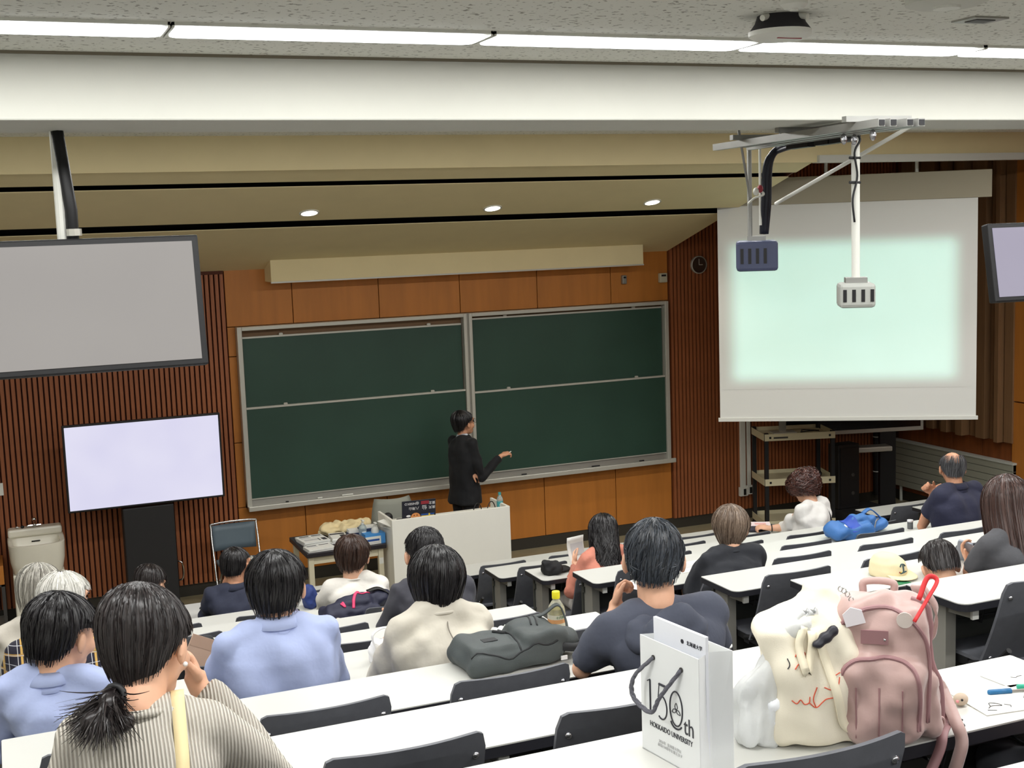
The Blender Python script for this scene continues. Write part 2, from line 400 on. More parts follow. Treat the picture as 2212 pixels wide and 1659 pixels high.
for k in range(-1, 3): desk(CB, k, True, False, 'short white desk, %s row from the chalkboard, in the bank along the radiator wall' % ORD[k], 'short desks along the radiator wall')
# chair: curved plywood back on a tilt, folded seat, bracket
CW, CH = .435, .40
def back_surface(u, v, off):
    """u -1..1 across, v 0..1 up; returns local point; top leans away from the sitter"""
    x = u*CW/2; y = -.035*(1-u*u)*1.0 + (1-v)*.10*(1+.5*(1-v)) + off
    return Vector((x, y, v*CH))
def chair_mesh():
    nu, nv = 16, 8; b = MB(); r = .035
    for off in (0, -.013):
        rows = []
        for j in range(nv+1):
            v = j/nv; row = []
            for i in range(nu+1):
                u = -1+2*i/nu
                p = back_surface(u, v, off)
                # rounded top corners
                dz = CH-p.z; dx = CW/2-abs(p.x)
                if dz < r and dx < r:
                    q = math.hypot(r-dz, r-dx)
                    if q > r: s = r/q; p.x = math.copysign(CW/2-r+(r-dx)*s, p.x); p.z = CH-r+(r-dz)*s
                row.append(p)
            rows.append(row)
        b.grid(rows)
    n = (nu+1)*(nv+1)
    b.f = [f if i < nu*nv else f[::-1] for i, f in enumerate(b.f)]
    rim = [i for i in range(nu+1)]+[j*(nu+1)+nu for j in range(1, nv+1)]+[nv*(nu+1)+i for i in range(nu-1, -1, -1)]+[j*(nu+1) for j in range(nv-1, 0, -1)]
    for a, c in zip(rim, rim[1:]+rim[:1]): b.f.append((a, a+n, c+n, c))
    b.f = [f[::-1] for f in b.f]
    me = b.mesh('backrest'); me.materials.append(M_chair); smooth_shade(me, .7); return me
M_back = chair_mesh()
bolt = MB().lathe([(.0105, 0), (.0105, .002), (.007, .006), (.0, .0075)], 12, Matrix.Rotation(math.pi/2, 4, 'X')).mesh('bolt'); bolt.materials.append(M_bolt); smooth_shade(bolt, .8)
seat_m = MB().prism(rect(-.20, .20, .02, .36, (.03, .03, .06, .06)), 0, .016).mesh('seat'); seat_m.materials.append(M_chair)
brk = MB().box(-.20, -.165, .06, .30, -.035, 0).box(.165, .20, .06, .30, -.035, 0).box(-.2, .2, .14, .19, -.05, -.0).mesh('seat_bracket'); brk.materials.append(M_black)
post = MB().box(-.03, .03, .13, .20, -.43, -.05).box(-.12, .12, .06, .27, -.43, -.422).mesh('pedestal'); post.materials.append(M_black)
arm = MB().tube([(-.205, -.02, .10), (-.205, .06, .02), (-.205, .20, -.02)], .012, 8).mesh('support_arm'); arm.materials.append(M_black)
def chair(x, k, off, label, grp):
    t = thing('lecture_chair', label, 'chair', (x, rowY(k+1)+off, rowF(k)), random.uniform(-.015, .015), grp)
    bk = link('backrest', M_back, t, (0, 0, .41))
    for u in (-.86, .86):
        for v in (.83, .12):
            p = back_surface(u, v, -.014); o = link('bolt', bolt, bk, p)
    link('seat', seat_m, t, (0, .03, .425)); link('seat_bracket', brk, t, (0, .03, .425)); link('pedestal', post, t, (0, .03, .43)); link('support_arm', arm, t, (0, 0, .43)); link('support_arm', arm, t, (.41, 0, .43))
    return t
def seatx(bank, i): return bank[0]+(bank[1]-bank[0])*(i+.5)/round((bank[1]-bank[0])/PIT_S)
OCC = {('L', 7, 0), ('L', 5, 1), ('L', 5, 0), ('L', 4, 0), ('L', 3, 0), ('L', 0, 1), ('L', 0, 2), ('L', 1, 3), ('L', 3, 3), ('L', 5, 2), ('L', 6, 3),
       ('R', 1, 0), ('R', 3, 0), ('R', 0, 4), ('R', 2, 4), ('R', 5, 1), ('R', 5, 0), ('L', 8, 3)}
NTH = ('the seat nearest the aisle', 'second seat from the aisle', 'third seat from the aisle', 'fourth seat from the aisle', 'fifth seat from the aisle')
for nm, bank, ks, where in (('L', LB, range(-1, 9), 'sink-side bank'), ('R', RB, range(-1, 7), 'screen-side bank'), ('C', CB, range(-1, 2), 'radiator bank')):
    n = round((bank[1]-bank[0])/PIT_S)
    for k in ks:
        for i in range(n):
            occ = (nm, k, i) in OCC; j = n-1-i if nm == 'L' else i
            chair(seatx(bank, i), k, .17 if occ else .457*P, '%s black chair, %s row from the chalkboard, %s, %s' % ('taken' if occ else 'empty', ORD[k], where, NTH[j]), 'lecture chairs of the '+where)

# =============================================================== HELPERS FOR SOFT SHAPES AND LETTERING
TMP = bpy.data.scenes.new('tmp')
def bake(o, name):
    TMP.collection.objects.link(o); vl = TMP.view_layers[0]; vl.update()
    dg = vl.depsgraph; dg.update()
    me = bpy.data.meshes.new_from_object(o.evaluated_get(dg), depsgraph=dg); me.name = name
    d = o.data; bpy.data.objects.remove(o, do_unlink=True)
    return me
def wrinkle(me, amp, freq, seed, aniso=(1, 1, 1), fn=None):
    n = len(me.vertices); co = np.empty(n*3); me.vertices.foreach_get('co', co); co = co.reshape(-1, 3)
    no = np.empty(n*3); me.vertices.foreach_get('normal', no); no = no.reshape(-1, 3)
    rg = np.random.default_rng(seed); d = np.zeros(n); q = co*np.array(aniso)
    for i in range(7):
        k = rg.normal(size=3); k /= np.linalg.norm(k); f_ = freq*(1+.45*i); ph = rg.uniform(0, 6.28)
        k2 = rg.normal(size=3)
        d += np.sin(q@k*f_+ph+1.3*np.sin(q@k2*freq*.6+ph))*amp/(1+.5*i)
    d = np.sign(d)*np.abs(d)
    if fn is not None: d = d*fn(co)
    co += no*d[:, None]; me.vertices.foreach_set('co', co.ravel()); me.update()
def blob(mb, name, material, parent=None, voxel=.012, it=6, wr=None, loc=None, fac=.5):
    me = mb.mesh('t'); o = bpy.data.objects.new('t', me)
    r = o.modifiers.new('r', 'REMESH'); r.mode = 'VOXEL'; r.voxel_size = voxel
    if it: s = o.modifiers.new('s', 'SMOOTH'); s.iterations = it; s.factor = fac
    out = bake(o, name)
    if wr: wrinkle(out, *wr)
    smooth_shade(out)
    out.materials.clear(); out.materials.append(material)
    ob = bpy.data.objects.new(name, out); COL.objects.link(ob)
    if parent: ob.parent = parent
    if loc is not None: ob.location = loc
    return ob
def text(body, size, material, parent, M, name='lettering', ext=.0004, align='CENTER', sx=1):
    c = bpy.data.curves.new('t', 'FONT'); c.body = body; c.size = size; c.extrude = ext; c.align_x = align; c.align_y = 'CENTER'; c.resolution_u = 3
    o = bpy.data.objects.new('t', c); me = bake(o, name); me.materials.clear(); me.materials.append(material)
    me.transform(M @ Matrix.Diagonal((sx, 1, 1, 1)))
    ob = bpy.data.objects.new(name, me); COL.objects.link(ob); ob.parent = parent; return ob
def frame(o, x, y, z=None):
    """matrix from origin + two axes"""
    x = Vector(x).normalized(); y = Vector(y); y = (y-x*y.dot(x)).normalized(); z = x.cross(y)
    m = Matrix((x, y, z)).transposed().to_4x4(); m.translation = Vector(o); return m

from mathutils.bvhtree import BVHTree
def bvh(o): me = o.data; return BVHTree.FromPolygons([v.co.copy() for v in me.vertices], [tuple(p.vertices) for p in me.polygons])
def drape(T, pts, d, eps=.002):
    out = []; d = Vector(d).normalized()
    for p in pts:
        p = Vector(p); h, n, i, dist = T.ray_cast(p-d*1.0, d)
        out.append(h-d*eps if h else p)
    return out

# =============================================================== CHALKBOARD
M_board = mat('chalkboard_green', (42, 68, 57), .42, var=.10, vs=1.5, bump=.02, bs=200)
M_tray = mat('tray_grey', (150, 148, 140), .35, metal=.4)
BW = BR_-BL
t = thing('chalkboard', 'large double dark green sliding chalkboard with aluminium frame on the wood wall', 'chalkboard', ((BL+BR_)/2, WY-.012, BZ0))
H = BZ1-BZ0; hw = BW/2; mx = at_y(1002, 676, WY).x-(BL+BR_)/2
MB().box(-hw, hw, -.012, 0, 0, H).build('backing', mat('board_recess', (112, 84, 56), .6), t)  # brown puts the wood wall's reflection into the recess colour
for nm, x0, x1, z0, z1 in (('frame_side', -hw, -hw+.05, 0, H), ('frame_side', hw-.05, hw, 0, H), ('frame_top', -hw+.05, mx-.05, H-.04, H), ('frame_top', mx+.05, hw-.05, H-.04, H), ('frame_post', mx-.05, mx-.012, 0, H), ('frame_post', mx+.012, mx+.05, 0, H)):
    MB().box(x0, x1, -.11, 0, z0, z1).build(nm, M_alu, t, bevel=.005)
MB().box(mx-.012, mx+.012, -.095, 0, 0, H).build('frame_groove', M_tray, t)
midz = at_y(720, 868, WY-.06).z-BZ0
for x0, x1, dz in ((-hw+.05, mx-.05, -.03), (mx+.05, hw-.05, .04)):
    mz = midz if dz < 0 else at_y(1220, 832, WY-.06).z-BZ0
    tz = H-.04-.085 if dz < 0 else H-.04-.04
    up = MB().box(x0+.012, x1-.012, -.045, -.025, mz-.06, tz).build('upper_board', M_board, t)
    MB().box(x0+.01, x1-.01, -.052, -.02, tz, tz+.018).build('board_rail', M_alu, up)
    lo = MB().box(x0+.004, x1-.004, -.085, -.062, .10, mz).build('lower_board', M_board, t)
    MB().box(x0+.003, x1-.003, -.092, -.06, mz, mz+.02).build('board_rail', M_alu, lo)
    MB().box(x0+.003, x1-.003, -.09, -.06, .088, .10).build('board_rail', M_alu, lo)
    for fx in (.17, .84):
        for par, z, y in ((up, tz+.018, -.05), (lo, mz+.02, -.09)):
            MB().prism(rect(-.02, .02, 0, .022, (.0, .0, .009, .009)), -.008, .008, Matrix.Translation((x0+(x1-x0)*fx, y, z)) @ Matrix.Rotation(math.pi/2, 4, 'X')).build('handle', M_alu, par)
MB().add([(-hw, -.20, .0), (hw, -.20, .0), (hw, -.20, .03), (-hw, -.20, .03), (-hw, -.07, .10), (hw, -.07, .10), (hw, 0, 0), (-hw, 0, 0), (hw, -.08, .02), (-hw, -.08, .02)],
         [(0,1,2,3),(3,2,8,9),(9,8,5,4),(0,7,6,1),(4,5,6,7),(0,3,9,4,7),(1,6,5,8,2)]).build('chalk_tray', M_tray, t)
MB().box(-hw-.005, hw+.005, -.215, -.19, -.01, .042).build('tray_lip', M_alu, t, bevel=.006)
for x, l, c in ((-1.75, .05, M_white), (-1.45, .12, M_white), (-.2, .05, M_black), (.6, .06, M_black), (1.5, .1, M_black), (2.1, .06, M_black), (-2.1, .03, M_black)):
    o = MB().tube([(-l/2, 0, 0), (l/2, 0, 0)], .008, 8).build('chalk' if c is M_white else 'board_magnet', c, None, loc=(t.location.x+x, t.location.y-.13, BZ0+.038))
    tag(o, {-1.75: 'short white chalk on the chalkboard tray', -1.45: 'long white chalk on the chalkboard tray', -.2: 'small black magnet on the chalkboard tray behind the lecturer', .6: 'small black magnet on the right chalkboard tray near the post', 1.5: 'black eraser stick on the right chalkboard tray', 2.1: 'small black magnet on the tray near the right frame', -2.1: 'tiny black magnet on the tray near the left frame'}[x], 'chalk' if c is M_white else 'magnet')
# small boxes high on the wall
for (x, y, w_, h_, lab, nm, c) in ((1347, 604, .055, .10, 'small grey sensor box on the orange wall above the chalkboard', 'wall_sensor', M_tray), (1431, 600, .10, .11, 'small beige speaker box at the corner of the orange wall', 'wall_speaker', mat('beige_plastic', (190, 184, 160), .5))):
    p = at_y(x, y, WY-.03); t = thing(nm, lab, 'box', (p.x, WY-.012, p.z))
    MB().box(-w_/2, w_/2, -.05, 0, -h_/2, h_/2).build('case', c, t, bevel=.008)
    MB().box(-w_*.3, w_*.3, -.052, -.05, h_*.15, h_*.35).build('grille', M_black, t)
p = at_y(1509, 572, WY-.05); t = thing('wall_clock', 'round dark wall clock with thin pale rim on the ribbed wall', 'clock', (p.x, WY-.037, p.z)); t.rotation_euler = (math.pi/2, 0, 0)
MB().lathe([(.105, 0), (.105, .03), (.096, .034), (.096, .02)], 32).build('rim', M_alu, t, smooth=.6)
MB().lathe([(.094, .019), (.094, .024)], 32).build('face', mat('clock_face', (58, 40, 32), .6), t)
MB().box(-.004, .004, 0, .07, .024, .027).build('hand', M_alu, t); MB().box(0, .05, -.004, .004, .024, .026).build('hand', M_alu, t)

# =============================================================== LECTERN AND WHAT STANDS ON IT
M_pod = mat('podium_white', (236, 234, 224), .5, var=.01)
PH = .95
pa, pb = at_z(845, 1124, PH), at_z(1103, 1094, PH); PX0, PX1 = pa.x, pb.x; PY = (pa.y+pb.y)/2; PD = .47
t = thing('lectern', 'wide white lectern with raised rim in front of the chalkboard', 'lectern', ((PX0+PX1)/2, PY, 0)); w2 = (PX1-PX0)/2
MB().box(-w2, w2, 0, .025, 0, PH).build('front_panel', M_pod, t, bevel=.003)
for s in (-1, 1): MB().box(s*w2-(.025 if s > 0 else 0), s*w2+(.025 if s < 0 else 0), .026, PD, 0, PH).build('side_panel', M_pod, t, bevel=.003)
MB().box(-w2+.026, w2-.026, .026, PD, PH-.12, PH-.095).build('worktop', M_pod, t)
MB().box(-w2+.026, w2-.026, PD-.03, PD-.01, .1, PH-.13).build('rear_panel', M_modesty, t)
ZP = PH-.095
def onpod(x, y): return at_z(x, y, ZP)
# laptop, lid towards the audience, covered in stickers (seen upside down)
lp = at_y(903, 1118, PY+.16)
t = thing('laptop', 'open dark laptop with stickered lid on the lectern', 'laptop', (lp.x, PY+.14, ZP), math.radians(-4))
M_lap = mat('laptop_dark', (36, 38, 48), .45); LW, LH = .335, .225
MB().box(-LW/2, LW/2, .0, .235, .0, .018).build('base', M_lap, t, bevel=.004)
ld = MB().box(-LW/2, LW/2, -.006, .004, 0, LH).build('lid', M_lap, t, bevel=.004); ld.location = (0, -.002, .018); ld.rotation_euler = (math.radians(8), 0, 0)
M_sw = mat('sticker_white', (235, 235, 235), .5); M_sr = mat('sticker_red', (150, 50, 60), .5); M_sy = mat('sticker_yellow', (232, 205, 60), .5); M_sb = mat('sticker_blue', (40, 80, 150), .5); M_so = mat('sticker_orange', (222, 150, 90), .5)
FL = frame((0, -.0065, LH/2), (-1, 0, 0), (0, 0, -1))          # upside-down lettering plane on the outside of the lid (facing -y)
def lidtxt(s, size, x, z, m): text(s, size, m, ld, Matrix.Translation((x, -.0066, z)) @ Matrix(((-1,0,0,0),(0,0,-1,0),(0,-1,0,0),(0,0,0,1))), ext=.0003)
lidtxt('@NISEKO', .032, -.07, LH-.03, M_sw); lidtxt('八海山', .034, -.05, LH-.078, M_sw); lidtxt('仙', .05, .055, LH-.075, M_sw); lidtxt('東北', .034, .13, LH-.035, M_sw); lidtxt('楽天', .034, .13, LH-.08, M_sw)
MB().box(.02, .10, -.0072, -.0063, LH-.045, LH-.012).build('sticker', M_sr, ld); lidtxt('RED', .024, .06, LH-.03, M_lap)
MB().prism([(.05*math.cos(a/14*6.283), .05*math.sin(a/14*6.283)) for a in range(14)], 0, .0006, Matrix.Translation((-.033, -.0063, .05)) @ Matrix.Rotation(math.pi/2, 4, 'X')).build('round_sticker', M_so, ld)
for a in range(6):
    MB().sphere((-.033+.028*math.cos(a*1.05), -.0068, .05+.028*math.sin(a*1.05)), (.008, .0012, .006), n=8, h=5).build('sticker_dot', mat('sticker_brown', (110, 50, 36), .5), ld)
MB().box(.022, .152, -.0070, -.0063, .028, .082).build('flag_sticker', M_sb, ld); MB().box(.022, .152, -.0076, -.0070, .048, .063).build('flag_bar', M_sy, ld); MB().box(.095, .11, -.0077, -.0070, .028, .082).build('flag_bar', M_sy, ld)
MB().box(-.148, -.11, -.0070, -.0063, .008, .045).build('sticker', M_sw, ld); MB().sphere((-.105, -.0066, .072), (.022, .001, .011), n=12, h=6).build('sticker', M_sw, ld)
# drinks bottle
p = onpod(1056, 1092); t = thing('drinks_bottle', 'teal and clear plastic drinks bottle on the lectern', 'bottle', (p.x-.0, PY+.22, ZP))
M_teal = mat('bottle_teal', (70, 160, 165), .3); M_clear = mat('clear_plastic', (225, 238, 236), .12, trans=.7, alpha=.8)
MB().lathe([(.028, 0), (.032, .01), (.032, .12), (.026, .145), (.013, .165), (.013, .175)], 16).build('body', M_clear, t, smooth=.7)
MB().lathe([(.0328, .035), (.0328, .105)], 16).build('label_band', M_teal, t, smooth=.7); MB().lathe([(.0155, .17), (.0155, .195)], 14).build('cap', M_teal, t, smooth=.7)
text('O', .05, M_sw, t, frame((0, -.0332, .07), (1, 0, 0), (0, 0, 1)))
# cables arching on the worktop, papers and a dark mouse-like lump
for (xa, xb, lab) in ((992, 1016, 'black cable loop on the lectern, beside the laptop'), (1028, 1052, 'black cable loop on the lectern, beside the bottle')):
    a, c = at_z(xa, 1105, ZP), at_z(xb, 1101, ZP); a.y = c.y = PY+.06
    o = MB().tube([v for v in bez(Vector((a.x, a.y, ZP+.006)), Vector((a.x+.03, a.y, ZP+.20)), Vector((c.x-.02, c.y+.04, ZP+.18)), Vector((c.x+.02, c.y+.1, ZP+.006)), 14)], .005, 7).build('cable', M_black, None, smooth=True)
    tag(o, lab, 'cable')
t = thing('paper_stack', 'loose white papers on the lectern beside the laptop', 'paper', (lp.x-.27, PY+.08, ZP))
for i, (a, dx) in enumerate(((.3, 0), (-.2, .03), (.6, -.01))):
    MB().box(-.05, .05, .0, .16, .002+.012*i, .006+.012*i, Matrix.Translation((dx, 0, .0)) @ Matrix.Rotation(a, 4, 'Z') @ Matrix.Rotation(.12*i, 4, 'X')).build('sheet', mat('paper', (228, 228, 222), .7), t)
o = MB().sphere((0, 0, .05), (.05, .04, .05)).build('speaker_puck', M_black, None, smooth=True, loc=(lp.x-.25, PY+.34, ZP)); tag(o, 'small black rounded device on the lectern behind the papers', 'device')
t = thing('document_tablet', 'white flat document pad on the lectern by the bottle', 'pad', (at_z(1024, 1097, ZP).x, PY+.27, ZP))
MB().box(-.15, .15, -.08, .1, 0, .014).build('pad', M_white, t, bevel=.004); MB().box(-.13, .13, -.06, .08, .014, .0155).build('surface', M_tray, t)
# grey chair behind the lectern
cp_ = at_y(843, 1090, PY+.75); t = thing('office_chair', 'grey curved-back chair behind the lectern by the table', 'chair', (cp_.x+.06, PY+.85, 0))
M_gm = mat('grey_mesh', (140, 142, 132), .7)
rows = []
for j in range(9):
    v = j/8; hw_ = .24*(1-.25*v**3); rows.append([Vector((u*hw_, -.09*(1-u*u)+.05*v*v, .50+.48*v)) for u in [-1+.25*i for i in range(9)]])
MB().grid(rows).build('backrest', M_gm, t, smooth=True, solid=.02)
MB().prism(rect(-.23, .23, -.02, .42, (.06,)*4), .42, .47).build('seat', M_gm, t, bevel=.01)
MB().cyl((0, .2, .1), (0, .2, .42), .03).build('column', M_steel, t)
for a in range(5): q = a*1.2566; MB().tube([(0, .2, .11), (.27*math.cos(q), .2+.27*math.sin(q), .05)], .018).sphere((.27*math.cos(q), .2+.27*math.sin(q), .03), .03).build('base_leg', M_black, t)
MB().tube([(0, .3, .43), (0, -.06, .45), (0, -.08, .56)], .02).build('back_post', M_black, t)

# =============================================================== SIDE TABLE
TH = .70
ta, tb, tc_ = at_z(637, 1158, TH), at_z(668, 1195, TH), at_z(842, 1172, TH)
TX0, TX1, TY0, TY1 = tb.x-.03, PX0-.02, min(tb.y, tc_.y)-.02, ta.y-.02
t = thing('side_table', 'narrow table with dark top and cream legs beside the lectern', 'table', (TX0, TY0, 0)); tw, td = TX1-TX0, TY1-TY0
M_ttop = mat('table_top_dark', (40, 36, 40), .4); M_tleg = mat('table_cream', (206, 198, 172), .5)
MB().box(0, tw, 0, td, TH-.045, TH).build('top', M_ttop, t, bevel=.006)
for x in (.05, tw-.05):
    for y in (.06, td-.06): MB().box(x-.025, x+.025, y-.025, y+.025, 0, TH-.046).build('leg', M_tleg, t, bevel=.003)
for y in (.06, td-.06): MB().box(.076, tw-.076, y-.015, y+.015, TH-.12, TH-.047).build('apron', M_tleg, t)
MB().box(tw-.07, tw-.03, .033, .035, TH-.2, TH-.14).build('outlet', M_white, t)
M_paper = mat('paper', (228, 228, 222), .7); M_print = mat('print_dark', (60, 60, 66), .7); M_printl = mat('print_grey', (150, 150, 150), .7)
def paper_stack(label, p, w_, d_, h_, rz, prints):
    t = thing('paper_stack', label, 'paper', p, rz)
    nl = max(2, int(h_/.012))
    for i in range(nl):
        a = random.uniform(-.04, .04); MB().box(-w_/2, w_/2, -d_/2, d_/2, h_*i/nl+.0005, h_*(i+1)/nl, Matrix.Translation((random.uniform(-.008, .008), random.uniform(-.008, .008), 0)) @ Matrix.Rotation(a, 4, 'Z')).build('sheaf', M_paper, t)
    for (x0, x1, y0, y1, mm) in prints: MB().box(x0*w_, x1*w_, y0*d_, y1*d_, h_, h_+.001, Matrix.Rotation(a, 4, 'Z')).build('print', mm, t)
PR = [(-.42, -.05, .28, .38, M_print), (.05, .42, .28, .38, M_print), (-.42, -.05, .05, .2, M_printl), (.05, .42, .12, .2, M_printl), (-.4, .1, -.3, -.1, M_printl), (.25, .42, -.4, -.1, M_print), (.12, .16, -.4, -.1, M_print)]
M_printl.node_tree.nodes['Principled BSDF'].inputs['Base Color'].default_value = lin((196, 196, 196))
paper_stack('tall stack of printed handouts at the table corner', (TX0+.16, TY0+.40, TH), .26, .28, .045, .08, PR)
paper_stack('low stack of printed handouts at the near table edge', (TX0+.15, TY0+.11, TH), .26, .17, .03, .1, PR[:3])
paper_stack('stack of printed leaflets beside the canvas bag', (TX0+.40, TY0+.36, TH), .16, .24, .05, -.1, [(-.45, .45, .2, .4, M_print), (.1, .4, -.4, .1, M_print)])
o = blob(MB().sphere((0, 0, .05), (.22, .12, .06)).sphere((.16, .03, .07), (.14, .1, .06)).sphere((-.15, .02, .05), (.12, .1, .05)), 'canvas_bag', mat('canvas_cream', (222, 204, 160), .85, bump=.1, bs=400), None, .012, 4, (.014, 30, 3), (TX0+.52, TY1-.14, TH))
tag(o, 'crumpled cream canvas bag on the back of the side table', 'bag')
t = thing('blue_book', 'dark blue boxed book with pale top on the side table', 'book', (TX0+.56, TY0+.34, TH), .0)
MB().box(-.07, .07, -.05, .05, 0, .07).build('cover', mat('navy_card', (48, 66, 104), .5), t); MB().box(-.065, .065, -.045, .045, .07, .10).build('papers', M_paper, t)
def pump(label, x, y, body, liquid, h):
    t = thing('pump_bottle', label, 'bottle', (x, y, TH)); M1, M2 = body, liquid
    MB().lathe([(.036, 0), (.038, .01), (.038, h*.62), (.030, h*.74), (.014, h*.80)], 16).build('body', M1, t, smooth=.7)
    if M2: MB().lathe([(.0355, .004), (.0355, h*.38)], 16).build('liquid', M2, t, smooth=.7); MB().box(-.018, .022, -.0395, -.0385, h*.2, h*.5).build('label_patch', M_white, t)
    MB().lathe([(.016, h*.80), (.016, h*.86), (.006, h*.87), (.006, h*.95)], 12).build('pump', M_white, t, smooth=.7)
    MB().box(-.012, .012, -.045, .012, h*.95, h).build('nozzle', M_white, t, bevel=.003)
pump('clear pump bottle with blue liquid on the side table', TX0+.60, TY0+.18, M_clear, mat('blue_liquid', (60, 130, 190), .2), .22)
pump('translucent white pump bottle beside the blue and white box', TX0+.70, TY0+.10, mat('frosted', (205, 205, 198), .4), None, .20)
t = thing('tissue_box', 'blue and white printed box at the lectern end of the side table', 'box', (TX1-.10, TY0+.10, TH), .05)
MB().box(-.10, .10, -.06, .06, 0, .10).build('carton', mat('box_blue', (70, 140, 205), .5), t); MB().box(-.10, .055, -.0615, -.06, .0, .075).build('panel_print', M_white, t); MB().box(-.085, .04, -.0625, -.061, .03, .05).build('stripe', M_sb, t); MB().box(-.08, .04, -.0625, -.061, .012, .018).build('stripe', M_printl, t)
t = thing('blue_folder', 'dark blue box behind the printed box on the side table', 'box', (TX1-.10, TY0+.28, TH)); MB().box(-.09, .09, -.06, .06, 0, .115).build('carton', mat('navy_card', (48, 66, 104), .5), t); MB().box(-.08, .08, -.05, .05, .115, .13).build('papers', M_paper, t)

# =============================================================== LEFT FRONT: SINK, TELEVISION, FOLDING CHAIR, SHELF
M_sink = mat('sink_ceramic', (234, 230, 214), .25, var=.02)
SX, SYY = at_z(75, 1150, .85).x, WY-.04
t = thing('washbasin', 'cream washbasin cabinet with tap against the ribbed wall', 'washbasin', (SX, SYY-.55, 0))
sw = .255
rows = []
def basin_ring(z, s, d0, d1, n=24):
    out = []
    for i in range(n):
        q = 2*math.pi*i/n; c, s_ = math.cos(q), math.sin(q); e = .35
        x = math.copysign(abs(c)**e, c)*sw*s; y = math.copysign(abs(s_)**e, s_)
        yy = d0+(d1-d0)*(y+1)/2 - (.05*(1-(x/sw)**2) if y < 0 else 0)
        out.append(Vector((x, yy, z)))
    return out
MB().loft([basin_ring(.58, .88, .06, .55), basin_ring(.70, .97, .02, .55), basin_ring(.86, 1.0, 0, .55), basin_ring(.865, .97, .01, .54), basin_ring(.86, .84, .05, .38), basin_ring(.76, .78, .08, .36), basin_ring(.72, .6, .12, .32)]).build('basin', M_sink, t, smooth=.7)
MB().box(-sw*.97, sw*.97, .40, .55, .86, .94).build('backsplash', M_sink, t, bevel=.02)
MB().prism(rect(-.04, .04, -.006, .006, (.005,)*4), 0, .004, Matrix.Translation((0, .365, .82)) @ Matrix.Rotation(math.pi/2, 4, 'X')).build('overflow', M_black, t)
MB().tube(catmull([(0, .44, .94), (0, .44, 1.0), (0, .36, 1.01), (0, .30, .985)], 5), .014, 10).sphere((0, .44, 1.02), (.022, .022, .02)).build('tap', M_steel, t, smooth=True)
MB().tube([(-.06, .44, .96), (.06, .44, .96)], .012, 8).build('tap_base', M_steel, t)
for i in range(3): MB().sphere((-.16+.05*i, .44, .955), (.018, .014, .014)).build('soap', M_black if i == 1 else M_steel, t)
MB().box(-sw*.9, sw*.9, .06, .55, .06, .575).build('cabinet', M_sink, t, bevel=.006)
dr = MB().box(-sw*.88, sw*.88, .045, .058, .08, .56).build('door', M_sink, t, bevel=.005); MB().tube([(-.18, .03, .50), (.04, .03, .52)], .012, 8).build('handle', mat('handle_beige', (196, 176, 138), .5), dr)
MB().box(-sw*.86, sw*.86, .10, .55, 0, .058).build('plinth', M_base, t)
# television on a black stand
TVY = WY-.62
tv0, tv1 = at_y(140, 925, TVY), at_y(468, 895, TVY); tvz = at_y(300, 1000, TVY).z; tvx = (tv0.x+tv1.x)/2; TW = tv1.x-tv0.x+.06; THh = TW*.57
t = thing('television', 'large glowing pale television on a black stand by the ribbed wall', 'television', (tvx, TVY, 0))
MB().box(-TW/2, TW/2, 0, .05, tvz-THh/2, tvz+THh/2).build('bezel', M_black, t, bevel=.006)
def screen_mat(name, c0, c1, s):
    m = mat(name, c0, .35, emit=c0, es=s); nt = m.node_tree; b_ = nt.nodes['Principled BSDF']; b_.inputs['Base Color'].default_value = (.02, .02, .02, 1)
    tc = nt.nodes.new('ShaderNodeTexCoord'); n = nt.nodes.new('ShaderNodeTexNoise'); n.inputs['Scale'].default_value = 2.2; n.inputs['Detail'].default_value = 1
    nt.links.new(tc.outputs['Object'], n.inputs['Vector']); mx_ = nt.nodes.new('ShaderNodeMix'); mx_.data_type = 'RGBA'; mx_.inputs[6].default_value = lin(c0); mx_.inputs[7].default_value = lin(c1)
    nt.links.new(n.outputs[0], mx_.inputs[0]); nt.links.new(mx_.outputs[2], b_.inputs['Emission Color']); return m
MB().box(-TW/2+.02, TW/2-.02, -.003, .0, tvz-THh/2+.02, tvz+THh/2-.02).build('screen', screen_mat('tv_lavender', (212, 210, 238), (232, 230, 248), 1.0), t)
MB().box(-.24, .24, .02, .22, .05, tvz-THh/2-.02).build('stand', mat('stand_black', (30, 29, 30), .6), t, bevel=.01)
MB().tube(catmull([(.245, .1, .52), (.285, .08, .50), (.30, .08, .42), (.285, .08, .34), (.245, .1, .32)], 5), .008, 8).build('cable_loop', M_steel, t, smooth=True)
for s in (-1, 1): MB().tube([(s*.22, .24, .04), (s*.34, -.34, .04)], .03, 6).build('stand_foot', M_tray, t)
MB().box(-.3, .3, .05, .3, 0, .03).build('stand_base', M_black, t)
# folding chair
fa, fb = at_y(455, 1133, WY-.42), at_y(553, 1122, WY-.42)
t = thing('folding_chair', 'folding chair with blue-grey back and chrome frame by the wood wall', 'chair', ((fa.x+fb.x)/2, WY-.42, 0), .0)
M_bg = mat('vinyl_bluegrey', (92, 106, 116), .5, bump=.05, bs=300); fw = (fb.x-fa.x)/2; zt_ = fa.z
loop = catmull([(-fw, -.30, .01), (-fw, -.12, .42), (-fw, 0, zt_-.06), (-fw+.04, .01, zt_), (fw-.04, .01, zt_), (fw, 0, zt_-.06), (fw, -.12, .42), (fw, -.30, .01)], 5)
MB().tube(loop, .011, 8).build('frame', M_steel, t, smooth=True)
rows = [[Vector((u*(fw-.012), .012+(.03 if abs(u) < .99 else 0)*(1-u*u)-.02*(1-v), zt_-.02-.26*(1-v))) for u in [-1+.25*i for i in range(9)]] for v in (0, .25, .5, .75, 1)]
MB().grid(rows).build('backrest', M_bg, t, smooth=True, solid=.018)
